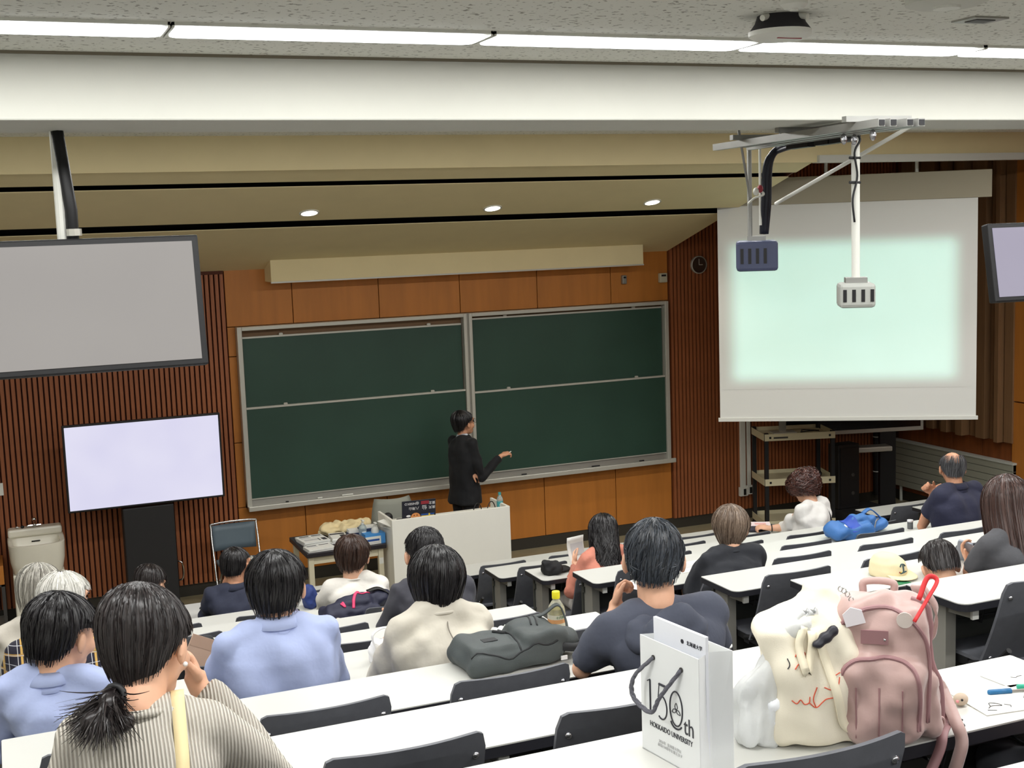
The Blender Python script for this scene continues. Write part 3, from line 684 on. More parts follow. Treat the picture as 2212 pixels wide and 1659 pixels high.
MB().prism(rect(-fw+.02, fw-.02, -.40, -.03, (.04,)*4), .43, .46).build('seat', M_bg, t, bevel=.008)
for s in (-1, 1): MB().tube([(s*(fw-.03), -.36, .43), (s*(fw-.03), .08, .01)], .010, 8).build('leg', M_steel, t)
MB().tube([(-fw, -.22, .18), (fw, -.22, .18)], .008, 8).build('crossbar', M_steel, t)
o = MB().box(-.09, .09, -.07, .07, 0, .02).build('paper_pad', M_paper, None, loc=(t.location.x+.05, t.location.y-.2, .462)); tag(o, 'small white paper pad on the folding chair seat', 'paper')
# low wooden shelf unit at the left edge
q = at_y(0, 1260, WY-.5)
t = thing('shelf_unit', 'low shelf unit with orange wood drawer and dark frame beside the washbasin', 'shelf', (q.x-.36, WY-.5, 0))
M_dk = mat('dark_steel', (62, 60, 58), .5)
for x in (-.4, .37):
    for y in (0, .42): MB().box(x, x+.03, y, y+.03, 0, .50).build('post', M_dk, t)
MB().box(-.4, .4, 0, .45, .06, .08).build('shelf_board', M_tray, t); MB().box(-.4, .4, 0, .45, .48, .50).build('shelf_board', M_dk, t)
MB().box(-.4, .4, -.01, .45, .50, .68).build('drawer', M_wood, t, bevel=.004)
t2 = thing('metal_tray', 'silver metal tray on the low shelf unit', 'tray', (q.x-.3, WY-.5, .68)); MB().box(-.3, .3, .02, .40, 0, .012).build('tray_floor', M_steel, t2); MB().box(-.3, .3, .02, .03, 0, .09).box(-.3, .3, .39, .40, 0, .09).box(-.3, -.29, .02, .40, 0, .09).box(.29, .3, .02, .40, 0, .09).build('tray_rim', M_steel, t2)
t = thing('wall_switch', 'small pale switch plate on the ribbed wall by the frame edge', 'switch', at_y(0, 1057, WY-.04)); MB().box(-.05, .03, -.012, .0, -.06, .06).build('plate', M_white, t); MB().box(-.025, .0, -.016, -.012, -.02, .02).build('rocker', M_paper, t)

# =============================================================== HANGING MONITORS
def hung_monitor(label, cx, cy, cz, w_, h_, tilt, rz, smat, polex=0, poly=None):
    t = thing('hanging_monitor', label, 'monitor', (cx, cy, cz), rz)
    R = Matrix.Rotation(tilt, 4, 'X')
    MB().box(-w_/2, w_/2, 0, .07, -h_/2, h_/2, R).build('bezel', M_black, t, bevel=.008)
    MB().box(-w_/2+.03, w_/2-.03, -.004, 0, -h_/2+.03, h_/2-.03, R).build('screen', smat, t)
    MB().box(polex-.05, polex+.05, .06, .14, -.14, .14, R).build('mount', M_dk, t)
    top = (CEIL if poly is None else poly)-cz
    MB().tube([(polex, .12, 0), (polex, .12, top)], .024, 10).build('pole', M_white, t)
    MB().tube([(polex+.04, .10, 0), (polex+.045, .10, top*.55), (polex+.01, .10, top)], .028, 8).build('cable_bundle', M_black, t, smooth=True)
    MB().tube([(polex+.05, .09, top*.4), (polex+.05, .09, top*.44)], .034, 8).build('cable_tie', M_alu, t)
MY = 6.1
c = at_y(178, 660, MY); h_ = (at_y(178, 515, MY).z-at_y(178, 808, MY).z)
hung_monitor('large pale hanging monitor above the sink-side desks', c.x, MY, c.z, h_*1.76, h_, math.radians(-9), 0, screen_mat('monitor_grey', (186, 180, 176), (196, 190, 184), .62), polex=at_y(122, 300, MY).x-c.x, poly=ZBM)
c = at_y(2168, 655, MY-.05); h2 = h_*.80
hung_monitor('lavender-lit hanging monitor beside the projection screen', c.x+h2*.88, MY, c.z+h2*.5, h2*1.76, h2, math.radians(-11), math.radians(-8), screen_mat('monitor_lav', (196, 188, 214), (206, 200, 222), .6), poly=CEIL if MY < YBM else ZBM)

# =============================================================== PROJECTION SCREEN
D1 = 13.6
sa = Vector((0, 0, CZ))+ray(1556, 905)*D1
sb = at_z(2108, 900, sa.z)
ux_ = (sb-sa).normalized(); SWD = (sb-sa).length; nrm = Vector((ux_.y, -ux_.x, 0))
ang = math.atan2(ux_.y, ux_.x)
dirp = Vector((0, 0, CZ))
def on_screen(x, y):
    d = ray(x, y); t_ = (sa-dirp).dot(nrm)/d.dot(nrm); p_ = dirp+d*t_; return (p_-sa).dot(ux_), p_.z-sa.z
_, htop = on_screen(2110, 428); hx0, hz0 = on_screen(2143, 365); hx1, hz1 = on_screen(2143, 425)
t = thing('projection_screen', 'lowered white projection screen with pale mint picture in the right corner', 'screen', sa, ang)
M_scr = mat('screen_fabric', (226, 226, 220), .8)
MB().box(0, SWD, 0, .004, 0, htop+.05).build('fabric', M_scr, t)
MB().box(-.02, SWD+.02, -.012, .016, -.03, .012).build('bottom_bar', M_white, t, bevel=.004)
MB().box(-.10, hx0, -.02, .12, min(hz0, hz1), max(hz0, hz1)).build('housing', mat('housing_beige', (168, 160, 138), .6), t, bevel=.006)
px0, pz0 = on_screen(1562, 842); px1, pz1 = on_screen(2092, 492)
M_img = screen_mat('picture_mint', (160, 226, 204), (176, 246, 228), .92)
# soft-edged bright picture on the fabric: emission fades towards its border
nt = M_img.node_tree; b_ = nt.nodes['Principled BSDF']; tc = nt.nodes.new('ShaderNodeTexCoord'); sp = nt.nodes.new('ShaderNodeSeparateXYZ'); nt.links.new(tc.outputs['Generated'], sp.inputs[0])
def edge(out, wid):
    a = nt.nodes.new('ShaderNodeMath'); a.operation = 'PINGPONG'; a.inputs[1].default_value = .5; nt.links.new(out, a.inputs[0])
    m_ = nt.nodes.new('ShaderNodeMapRange'); m_.interpolation_type = 'SMOOTHSTEP'; m_.inputs[2].default_value = wid; nt.links.new(a.outputs[0], m_.inputs[0]); return m_.outputs[0]
mu = nt.nodes.new('ShaderNodeMath'); mu.operation = 'MULTIPLY'; nt.links.new(edge(sp.outputs[0], .09), mu.inputs[0]); nt.links.new(edge(sp.outputs[2], .12), mu.inputs[1])
m2 = nt.nodes.new('ShaderNodeMath'); m2.operation = 'MULTIPLY'; m2.inputs[1].default_value = .55; nt.links.new(mu.outputs[0], m2.inputs[0]); nt.links.new(m2.outputs[0], b_.inputs['Emission Strength'])
b_.inputs['Base Color'].default_value = lin((226, 226, 220))
MB().box(px0, px1, -.003, 0, pz0, pz1).build('picture', M_img, t)
for px_ in (1785, 1982):
    x_, z_ = on_screen(px_, 380); MB().cyl((x_, .05, max(hz0, hz1)), (x_, .05, CEIL-sa.z), .018).build('hanger_rod', M_white, t)

# =============================================================== PROJECTOR RIG ON CEILING RAILS
RZ = ZBM-.05
ra, rb = at_z(1948, 264, RZ), at_z(1582, 318, RZ); rd = (rb-ra); RL = rd.length; rn = rd.normalized(); rp = Vector((-rn.y, rn.x, 0))
M_gal = mat('galvanised', (150, 150, 146), .4, metal=.5, var=.05)
t = thing('projector_rig', 'galvanised ceiling rails with poles, braces and black cables under the beam', 'projector mount', ra)
def rig(p): return Vector(p)-ra
for i, off in enumerate((-.12, -.05, .05, .12)):
    a = rp*off; o = MB(); Mx = frame(a, rn, rp)
    o.box(0, RL*(1 if i in (0, 3) else .86), -.02, .02, -.02, .02, Mx).build('rail', M_gal, t)
    MB().box(-.004, .002, -.016, .016, -.014, .014, Mx).build('rail_end', M_black, t)
for s_ in (.12, .5, .8): MB().box(-.02, .02, -.2, .2, .02, .05, frame(rn*RL*s_, rn, rp)).build('cross_rail', M_gal, t)
for s_ in (.62, .9): MB().cyl(rn*RL*s_+rp*.05, rn*RL*s_+rp*.05+Vector((0, 0, CEIL-RZ)), .008).build('threaded_rod', M_gal, t)
for s_, d_ in ((.1, .05), (.25, .05), (.28, -.05)): MB().sphere(rn*RL*s_+rp*d_+Vector((0, 0, -.05)), (.018, .018, .03)).build('clamp', M_bolt, t)
p1 = at_z(1848, 288, RZ); zA = at_y(1852, 610, p1.y).z
MB().cyl(rig(p1), rig((p1.x, p1.y, zA)), .024, 14).build('pole', M_white, t)
p2_ = at_z(1618, 322, RZ); zB = at_y(1620, 520, p2_.y).z
MB().cyl(rig(p2_), rig((p2_.x, p2_.y, zB)), .016, 12).build('pole', M_gal, t)
MB().cyl(rig(p2_+Vector((.05, -.05, 0))), rig((p2_.x+.05, p2_.y-.05, zB+.1)), .009).build('thin_rod', M_white, t)
br0 = at_y(1676, 440, p2_.y); br1 = at_y(1975, 268, p1.y-.3)
MB().cyl(rig(br0), rig(br1), .012, 10).build('brace', M_white, t)
MB().cyl(rig(at_y(1595, 276, p2_.y-.6)), rig(at_y(1622, 440, p2_.y)), .008).build('brace', M_gal, t)
for i, (dx, r_) in enumerate(((0, .022), (.035, .016), (-.03, .016))):
    pts = [at_y(1850+dx*100, 288+6*i, p1.y), at_y(1760, 300+4*i, (p1.y+p2_.y)/2), at_y(1690+dx*60, 316+4*i, p2_.y-.1), at_y(1660+dx*160, 350, p2_.y-.06), at_y(1654+dx*200, 440, p2_.y-.06), at_y(1650+dx*150, 505, p2_.y-.03)]
    MB().tube(catmull([rig(v) for v in pts], 6), r_, 8).build('cable_bundle', mat('cable_navy', (26, 28, 40), .5), t, smooth=True)
MB().tube(catmull([rig(at_y(x, y, p1.y-.03)) for x, y in ((1838, 282), (1858, 300), (1846, 330), (1852, 380), (1842, 430), (1846, 480))], 6), .006, 6).build('thin_cable', M_black, t, smooth=True)
for y in (341, 394): MB().cyl(rig(at_y(1835, y, p1.y-.02)), rig(at_y(1858, y, p1.y-.02)), .008, 8).build('cable_tie', M_black, t)
for s_, sz in ((.45, .09), (.55, .07), (.7, .12)): MB().box(-sz, sz, -.20, -.145, -.045, .03, frame(rn*RL*s_, rn, rp)).build('junction_box', M_black, t)
for dx, c in ((0, M_sr), (-.03, M_white)): MB().sphere(rig(at_y(1642+dx*300, 408-dx*200, p2_.y-.12)), (.02, .02, .026)).build('connector', c, t)
MB().tube(catmull([rig(at_y(x, y, p2_.y-.1)) for x, y in ((1616, 440), (1630, 428), (1650, 420), (1640, 410))], 6), .007, 6).build('white_cable', M_white, t, smooth=True)
def projector(label, c, w_, d_, h_, m_, rz):
    t = thing('projector', label, 'projector', c, rz)
    MB().box(-w_/2, w_/2, -d_/2, d_/2, -h_, 0).build('case', m_, t, bevel=.02)
    MB().cyl((w_*.2, d_/2, -h_*.5), (w_*.2, d_/2+.04, -h_*.5), .045, 16).build('lens_barrel', M_black, t)
    for i in range(4): MB().box(-w_*.4+.05*i, -w_*.4+.05*i+.02, -d_/2-.003, -d_/2, -h_*.75, -h_*.25).build('vent', M_black, t)
    MB().box(-.06, .06, -.06, .06, 0, .03).build('mount_plate', M_gal, t)
projector('dark hanging projector below the cable bundle, against the lit screen', (p2_.x+.05, p2_.y, zB), .27, .30, .20, mat('projector_navy', (66, 72, 98), .5), ang)
projector('grey hanging projector at the end of the white pole', (p1.x, p1.y, zA), .20, .22, .14, mat('projector_grey', (168, 170, 164), .5), ang)

# =============================================================== RIGHT FRONT CORNER
# conduits with switch boxes
for x, yb, wd, lab in ((1603, 1060, .035, 'wide white wall conduit ending in a switch box'), (1616, 1056, .022, 'narrow white wall conduit ending in a switch box')):
    a = at_y(x, 905, WY-.05); z0 = at_y(x+4, yb, WY-.05).z
    t = thing('wall_conduit', lab, 'conduit', (a.x, WY-.036, z0))
    MB().box(-wd, wd, -.03, 0, .05, 3.0-z0).build('channel', M_white, t, bevel=.003)
    MB().box(-wd-.02, wd+.02, -.05, 0, -.06, .05).build('switch_box', M_white, t, bevel=.004); MB().box(-.012, .022, -.054, -.05, -.045, .03).build('socket', M_black, t)
# beige trolley with black posts
CH_ = 1.2
ca, cb_, cc = at_z(1655, 936, CH_), at_z(1798, 929, CH_), at_z(1636, 921, CH_)
cu = (cb_-ca).normalized(); cw = (cb_-ca).length; cv = Vector((-cu.y, cu.x, 0)); cd = max(.4, (cc-ca).dot(cv))
t = thing('trolley', 'beige two-shelf trolley with black posts under the projection screen', 'trolley', (ca.x, ca.y, 0), math.atan2(cu.y, cu.x))
M_tro = mat('trolley_beige', (208, 200, 168), .5)
for x in (0, cw):
    for y in (0, cd): MB().box(x-.022, x+.022, y-.022, y+.022, .06, CH_).build('post', M_black, t); MB().sphere((x, y, .035), .035).build('caster', M_black, t)
for z in (CH_-.07, .60, .10):
    MB().box(.0, cw, 0, cd, z, z+.02).build('shelf', M_tro, t)
    for y0, y1, x0, x1 in ((-.028, -.023, -.025, cw+.025), (cd+.023, cd+.028, -.025, cw+.025), (0, cd, -.03, -.025), (0, cd, cw+.025, cw+.03)): MB().box(x0, x1, y0, y1, z-.02, z+.06).build('shelf_edge', M_tro, t)
    for x in (.04, cw-.04): MB().box(x-.012, x+.012, -.031, -.028, z+.005, z+.03).build('bolt_plate', M_black, t)
MB().box(.08, .25, -.031, -.028, CH_-.065, CH_-.045).build('name_plate', M_dk, t)
def tro(x, y, z): return t.matrix_basis @ Vector((x, y, z))
t2 = thing('monitor_stand', 'silver monitor stand on the trolley top, cut off by the screen', 'stand', tro(cw*.35, cd*.5, CH_-.05), math.atan2(cu.y, cu.x))
MB().box(-.14, .14, -.10, .08, 0, .02).build('foot', M_alu, t2, bevel=.004); MB().box(-.04, .04, .0, .03, .02, .35).build('neck', M_tray, t2); MB().box(-.26, .26, .03, .06, .2, .52).build('panel_back', M_black, t2)
o = MB().tube(catmull([tro(cw*.6, cd*.4, CH_-.04), tro(cw*.75, cd*.3, CH_-.02), tro(cw*.9, cd*.5, CH_-.04), tro(cw*.7, cd*.7, CH_-.04), tro(cw*.62, cd*.4, CH_-.03)], 6), .007, 6).build('cable', M_black, None, smooth=True); tag(o, 'black cable coiled on the trolley top', 'cable')
o = blob(MB().sphere((0, 0, .03), (.10, .07, .04)).sphere((.06, .02, .03), (.08, .06, .03)).sphere((-.09, 0, .02), (.06, .04, .02)), 'black_cloth', M_black, None, .01, 4, (.008, 50, 5), tro(cw*.78, cd*.35, .62)); tag(o, 'crumpled black cloth bundle on the trolley middle shelf', 'cloth')
# interactive display with tray, behind the projection screen
da, db = at_y(1690, 949, WY-.38), at_y(1995, 925, WY-.85)
t = thing('display_board', 'large dark display with silver frame behind the projection screen', 'display', ((da.x+db.x)/2, (da.y+db.y)/2, 0), math.atan2(db.y-da.y, db.x-da.x)); dw = math.hypot(db.x-da.x, db.y-da.y)/2; dz0 = (da.z+db.z)/2
MB().box(-dw, dw, 0, .08, dz0, dz0+1.0).build('bezel', M_alu, t, bevel=.006); MB().box(-dw+.04, dw-.04, -.004, 0, dz0+.05, dz0+.96).build('screen', mat('screen_off', (14, 14, 16), .15), t)
MB().box(-dw*.1, dw*.45, -.22, -.02, dz0-.20, dz0-.14).build('tray', M_alu, t, bevel=.012); MB().box(-dw*.08, dw*.43, -.2, -.04, dz0-.14, dz0-.138).build('tray_well', M_tray, t)
MB().box(.35, .55, .02, .08, .04, dz0).build('column', M_black, t)
MB().box(.0, .85, -.1, .22, .0, .04).build('base', M_black, t)
# loudspeaker cabinet and black stage box
q0 = at_y(1834, 1060, WY-.97)
t = thing('loudspeaker', 'tall black loudspeaker cabinet under the dark display', 'loudspeaker', (q0.x, WY-.97, .0)); zt_ = at_y(1835, 960, WY-.97).z
MB().box(-.15, .15, 0, .2, .22, zt_).build('cabinet', mat('speaker_black', (24, 24, 25), .6), t, bevel=.008); MB().box(-.125, .125, -.008, 0, .26, zt_-.04).build('grille', M_black, t)
for z in (.4, .62): MB().lathe([(.022, 0), (.022, .006)], 14, Matrix.Translation((.05, -.008, z)) @ Matrix.Rotation(math.pi/2, 4, 'X')).build('badge', M_dk, t)
MB().box(-.16, .45, -.2, .24, .0, .215).build('base_box', mat('stage_black', (34, 34, 34), .7), t)
o = MB().box(-.02, .02, -.02, .02, .1, .75).build('silver_rail', M_alu, None, loc=(q0.x+.32, WY-.62, 0)); tag(o, 'thin silver upright rail beside the loudspeaker', 'rail')
t = thing('pipe_sleeve', 'black upright pipe sleeve with pale ties on the side wall', 'pipe', (at_y(1894, 1000, WY-.06).x-.03, WY-.095, .1)); MB().cyl((0, 0, .0), (0, 0, 1.1), .045, 14).build('sleeve', M_black, t)
for z in (.3, .75): MB().lathe([(.048, z), (.048, z+.012)], 14).build('tie', M_white, t)
# radiator panel on the right wall
r0, r1, r2 = at_x(1933, 949, XR-.06), at_x(2195, 1004, XR-.06), at_x(1933, 1045, XR-.06)
t = thing('radiator', 'long grey slatted panel radiator on the right wall', 'radiator', (XR-.028, (r0.y+r1.y)/2, r2.z)); rl_ = (r0.y-r1.y)/2; rh = r0.z-r2.z
M_rad = mat('radiator_grey', (158, 158, 142), .5); M_radl = mat('radiator_light', (196, 198, 188), .5)
ns = 7
for i in range(ns): MB().box(-.07, 0, -rl_+.01, rl_-.02, rh*i/ns+.003, rh*(i+1)/ns-.003).build('slat', M_rad, t, bevel=.003)
MB().box(-.062, 0, -rl_+.01, rl_-.02, .003, rh-.003).build('core', M_modesty, t)
MB().box(-.08, 0, -rl_, rl_, rh-.003, rh+.02).build('top_rail', M_radl, t); MB().box(-.08, 0, rl_-.02, rl_, 0, rh).build('end_plate', M_radl, t)
MB().tube([(-.03, rl_-.12, 0), (-.03, rl_-.12, -.25), (-.1, rl_-.12, -.3), (-.25, rl_-.1, -.32)], .02, 10).build('pipe', M_radl, t)
# ceiling devices
def ceil_round(x, y, r, label, full=True):
    p = at_z(x, y, CEIL); t = thing('ceiling_unit', label, 'ceiling unit', p)
    MB().lathe([(r*.72, 0), (r*.80, -.03), (r*.98, -.06)], 28).build('mesh_rim', mat('mesh_black', (40, 38, 42), .6), t, smooth=.6)
    MB().lathe([(r, -.06), (r, -.078), (r*.8, -.092), (r*.3, -.095), (.0, -.095)], 28).build('cover', M_white, t, smooth=.5)
    MB().box(-.05, .06, -.06, -.05, -.096, -.092).build('logo_stripe', M_sr, t)
    for a in range(4): q = a*1.57+.4; MB().cyl((r*.7*math.cos(q), r*.7*math.sin(q), -.01), (r*1.0*math.cos(q), r*1.0*math.sin(q), -.02), .012).build('bracket', M_white, t)
ceil_round(1685, 34, .125, 'round ceiling unit with black mesh rim and pale cover')
p = at_z(2117, 41, CEIL); t = thing('ceiling_vent', 'small square grey vent plate in the speckled ceiling', 'vent', p); MB().box(-.09, .09, -.07, .07, -.008, 0).build('plate', M_tray, t); MB().box(-.05, .05, -.035, .035, -.011, -.008).build('louvre', M_dk, t)
p = at_z(2045, -4, CEIL); t = thing('ceiling_disc', 'round pale diffuser disc at the ceiling edge', 'vent', p); MB().lathe([(.15, 0), (.15, -.02), (.12, -.03), (0, -.03)], 28).build('disc', M_plaster, t, smooth=.5); MB().lathe([(.05, -.03), (.05, -.04)], 20).build('hub', M_white, t)
p = at_z(1715, -2, CEIL); t = thing('smoke_detector', 'small white smoke detector at the ceiling edge', 'smoke detector', p); MB().lathe([(.05, 0), (.05, -.02), (.035, -.035), (0, -.035)], 20).build('body', M_white, t, smooth=.5); MB().lathe([(.015, -.034), (.015, -.042)], 12).build('sensor', M_white, t)

# =============================================================== PEOPLE
M_skin = mat('skin', (222, 172, 142), .5, var=.05, vs=18)
M_skin2 = mat('skin_warm', (206, 150, 118), .5, var=.05, vs=18)
M_eye = mat('eye_dark', (30, 22, 20), .2); M_lip = mat('lip', (176, 108, 98), .5)
def cloth(name, col, bump=.12, bs=700, var=.03, rough=.85): return mat(name, col, rough, var=var, vs=12, bump=.55 if bump else 0, bs=13, sheen=.06)
def hair_mat(name, c0, c1, rough=.33): return mat(name, c0, rough, col2=c1, island=True, spec=.6)
M_hblack = hair_mat('hair_black', (16, 15, 17), (34, 31, 33)); M_hsoft = hair_mat('hair_softblack', (24, 21, 22), (52, 45, 44)); M_hbrown = hair_mat('hair_darkbrown', (40, 28, 24), (78, 56, 46)); M_hcurly = hair_mat('hair_curly', (44, 28, 26), (98, 62, 54)); M_hash = hair_mat('hair_ash', (78, 62, 50), (158, 138, 120)); M_hlong = hair_mat('hair_longbrown', (44, 32, 30), (92, 66, 58)); M_hgrey = hair_mat('hair_grey', (104, 100, 92), (206, 202, 190)); M_hwhite = hair_mat('hair_white', (176, 174, 166), (232, 230, 222)); M_hsalt = hair_mat('hair_salt', (22, 24, 28), (66, 72, 80)); M_hfringe = hair_mat('hair_balding', (34, 34, 38), (112, 112, 114))
def Rz(a): return Matrix.Rotation(a, 3, 'Z')
def head_rot(yaw, pitch, roll=0): return Rz(-math.radians(yaw)) @ Matrix.Rotation(-math.radians(pitch), 3, 'X') @ Matrix.Rotation(math.radians(roll), 3, 'Y')
def add_head(b, H, R, s=1):
    q = lambda x, y, z: H + R @ (Vector((x, y, z))*s)
    r3 = lambda *r: [v*s for v in r]
    b.sphere(q(0, -.012, .025), r3(.076, .095, .092), R); b.sphere(q(0, .025, -.02), r3(.066, .07, .09), R)
    b.sphere(q(0, .048, -.08), r3(.042, .042, .034), R); b.sphere(q(0, .085, .03), r3(.05, .016, .02), R, 12, 7)
    b.tube([q(0, .088, .022), q(0, .106, -.012), q(0, .108, -.02), q(0, .09, -.03)], [.008*s, .012*s, .013*s, .008*s], 8)
    b.sphere(q(0, .088, -.058), r3(.022, .012, .010), R, 10, 6)
    for e in (-1, 1):
        b.sphere(q(e*.085, -.004, -.010), r3(.011, .021, .034), R @ Matrix.Rotation(e*.35, 3, 'Z'), 12, 8); b.sphere(q(e*.045, .06, -.03), r3(.022, .026, .026), R, 10, 6)
def face_parts(H, R, par, org, s=1, hm=None, glasses=False):
    q = lambda x, y, z: H + R @ (Vector((x, y, z))*s) - org
    for e in (-1, 1):
        MB().sphere(q(e*.031, .088, .008), (.013*s, .006*s, .006*s), R, 10, 6).build('eye', M_eye, par, smooth=True)
        MB().tube([q(e*.014, .098, .028), q(e*.032, .097, .034), q(e*.05, .084, .028)], .0035*s, 6).build('eyebrow', hm or M_hblack, par)
    MB().sphere(q(0, .099, -.058), (.021*s, .006*s, .0065*s), R, 10, 6).build('mouth', M_lip, par, smooth=True)
    if glasses:
        b = MB()
        for e in (-1, 1):
            b.tube([q(e*.034+.024*math.cos(a*.5236), .108, .006+.018*math.sin(a*.5236)) for a in range(13)], .0018, 6, cap=False)
            b.tube([q(e*.058, .106, .01), q(e*.078, .05, .012), q(e*.08, -.0, .008)], .002, 6)
        b.tube([q(-.01, .11, .01), q(.01, .11, .01)], .0018, 6); b.build('glasses', M_black, par)
def fingers(b, W, d, n, curl=.5, side=1, s=1, spread=.15):
    """hand at wrist W pointing along d, palm facing n; side=+1 thumb towards d x n"""
    d = d.normalized(); n = (n-d*n.dot(d)).normalized(); a = d.cross(n)*side
    Rm = Matrix((a, d, n)).transposed()
    b.sphere(W+d*.045*s, (.040*s, .052*s, .017*s), Rm, 12, 8); b.tube([W-d*.02*s, W+d*.03*s], [.027*s, .03*s], 10, flat=.8)
    for i, (o_, L) in enumerate(((.030, .072), (.010, .080), (-.010, .075), (-.029, .060))):
        p = W+d*.082*s+a*o_*s; u = (d+a*(o_*spread*12)).normalized(); pts = [p-u*.02*s, p]; c = 0
        for k, f_ in enumerate((.45, .32, .23)):
            c += curl*(1+.15*i)*(.8 if k == 0 else 1); v = (u*math.cos(c)+n*math.sin(c)); p = p+v*L*f_*s; pts.append(p)
        b.tube(pts, [.0095*s, .0095*s, .009*s, .0085*s, .0065*s], 8)
    p = W+d*.022*s+a*.03*s; u = (a*.75+d*.8+n*.25).normalized(); v = (a*.35+d*1.0+n*.45).normalized()
    b.tube([p, p+u*.035*s, p+u*.035*s+v*.032*s, p+u*.035*s+v*.055*s], [.013*s, .012*s, .0105*s, .0075*s], 8)
def ringz(c, rx, ry, lat, fwd, n=20, e=.85):
    out = []
    for i in range(n):
        q = 2*math.pi*i/n; cx, sy = math.cos(q), math.sin(q)
        out.append(c+lat*(rx*math.copysign(abs(cx)**e, cx))+fwd*(ry*math.copysign(abs(sy)**e, sy)))
    return out

def lerp_ang(th, tab):
    th = np.abs((th+np.pi) % (2*np.pi)-np.pi); return np.interp(np.degrees(th), [t[0] for t in tab], [t[1] for t in tab])
def hair(H, R, org, par, m, zend, A=(.090, .112, .108), taper=.25, n=900, L=7, width=.0036, lift=.035, wave=0, wfreq=8, phi0=0, u0=.55, back=0, swirl=.25, seed=1, whorl=.03, tips=.12, name='hair', s=1, part=0, capm=None, out=0, clump=.03, capu=0):
    """cap + strands; zend: [(angle from front in deg, lower end z)]"""
    rg = np.random.default_rng(seed); A = np.array(A)*s; Rm = np.array(R)
    def surf(th, u, mul):
        ze = lerp_ang(th, zend)*s
        pe = np.where(ze >= 0, np.arccos(np.clip(ze/A[2], -1, 1)), np.pi/2-ze/A[2])
        ph = math.radians(phi0)+(pe-math.radians(phi0))*u
        up = ph < np.pi/2
        mul = mul*(1+clump*np.minimum(1, ph)*(np.sin(th*6+ph*2+seed)*.5+np.sin(th*11-ph*3+seed*2)*.35+np.sin(th*19+ph*5+seed*3)*.25))
        z = np.where(up, A[2]*np.cos(ph), -(ph-np.pi/2)*A[2]); lo = np.clip(-z, 0, None)
        lat = np.where(up, np.sin(np.minimum(ph, np.pi/2)), 1-taper*np.clip(lo/(.11*s), 0, 1.6)**1.5+out*lo)
        wy = -whorl*s*np.clip(np.cos(ph), 0, 1)
        x = A[0]*lat*np.sin(th)*mul; y = A[1]*lat*np.cos(th)*mul+wy-.010*s-back*np.clip(lo-.06*s, 0, None)
        return np.stack([x, y, z*np.where(up, mul, 1)+.022*s-.18*whorl*np.clip(np.cos(ph), 0, 1)], -1)
    nt_, nu = 40, 14
    th = np.linspace(-np.pi, np.pi, nt_, endpoint=False); U = np.linspace(capu, .97, nu)
    TH_, UU = np.meshgrid(th, U); c = surf(TH_, UU, .985+.012*np.sin(TH_*9+UU*3))
    b = MB(); P3 = c.reshape(-1, 3)@Rm.T+np.array(H-org)
    b.v = [tuple(p) for p in P3]
    for i in range(nu-1):
        for j in range(nt_): k = (j+1) % nt_; b.f.append((i*nt_+j, (i+1)*nt_+j, (i+1)*nt_+k, i*nt_+k))
    cap = b.build(name, capm or m, par, smooth=True)
    # strands as tapered ribbons
    t0 = rg.uniform(-np.pi, np.pi, n); ua = rg.uniform(0, u0, n)**1.0; ub = np.minimum(1+tips, rg.uniform(.75, 1+tips, n)); mul = 1+rg.uniform(0, lift, n)
    tt = np.linspace(0, 1, L)[None]; u = ua[:, None]+(ub-ua)[:, None]*tt
    thh = t0[:, None]+swirl*(tt-.5)*rg.normal(1, .6, n)[:, None]*.5
    if wave: thh = thh+wave*np.sin(tt*wfreq+rg.uniform(0, 6.28, n)[:, None])*(.3+tt)
    pts = surf(thh, u, mul[:, None]*np.ones_like(u)*(1+(0.012 if not wave else .12*wave*np.cos(tt*wfreq+t0[:, None]*5))))
    tang = np.gradient(pts, axis=1); rad = pts-np.array([0, -.01, 0]); side = np.cross(tang, rad); side /= np.linalg.norm(side, axis=-1, keepdims=True)+1e-9
    nr = np.cross(side, tang); nr /= np.linalg.norm(nr, axis=-1, keepdims=True)+1e-9; tw = rg.normal(0, .55, n)[:, None, None]; side = side*np.cos(tw)+nr*np.sin(tw)
    wd = width*s*rg.uniform(.6, 1.3, n)[:, None, None]*(1-.75*np.abs(tt[..., None]-.45)**1.5*1.6)
    V = np.stack([pts-side*wd/2, pts+side*wd/2], 2).reshape(-1, 3)@Rm.T+np.array(H-org)
    base = (np.arange(n)*L*2)[:, None]+(np.arange(L-1)*2)[None]
    F = np.stack([base, base+1, base+3, base+2], -1).reshape(-1, 4)
    me = bpy.data.meshes.new('strands'); me.from_pydata(V.tolist(), [], F.tolist()); smooth_shade(me); me.materials.append(m)
    o = bpy.data.objects.new('strands', me); COL.objects.link(o); o.parent = cap; o['kind'] = 'stuff'
    return cap
ZMAN = [(0, .062), (40, .055), (65, .03), (75, .035), (97, .03), (108, -.03), (125, -.075), (180, -.085)]
ZMANL = [(0, .05), (40, .035), (65, .0), (76, .012), (98, .012), (108, -.05), (130, -.09), (180, -.095)]
ZBOB = [(0, .04), (35, .0), (55, -.075), (90, -.10), (130, -.115), (180, -.11)]

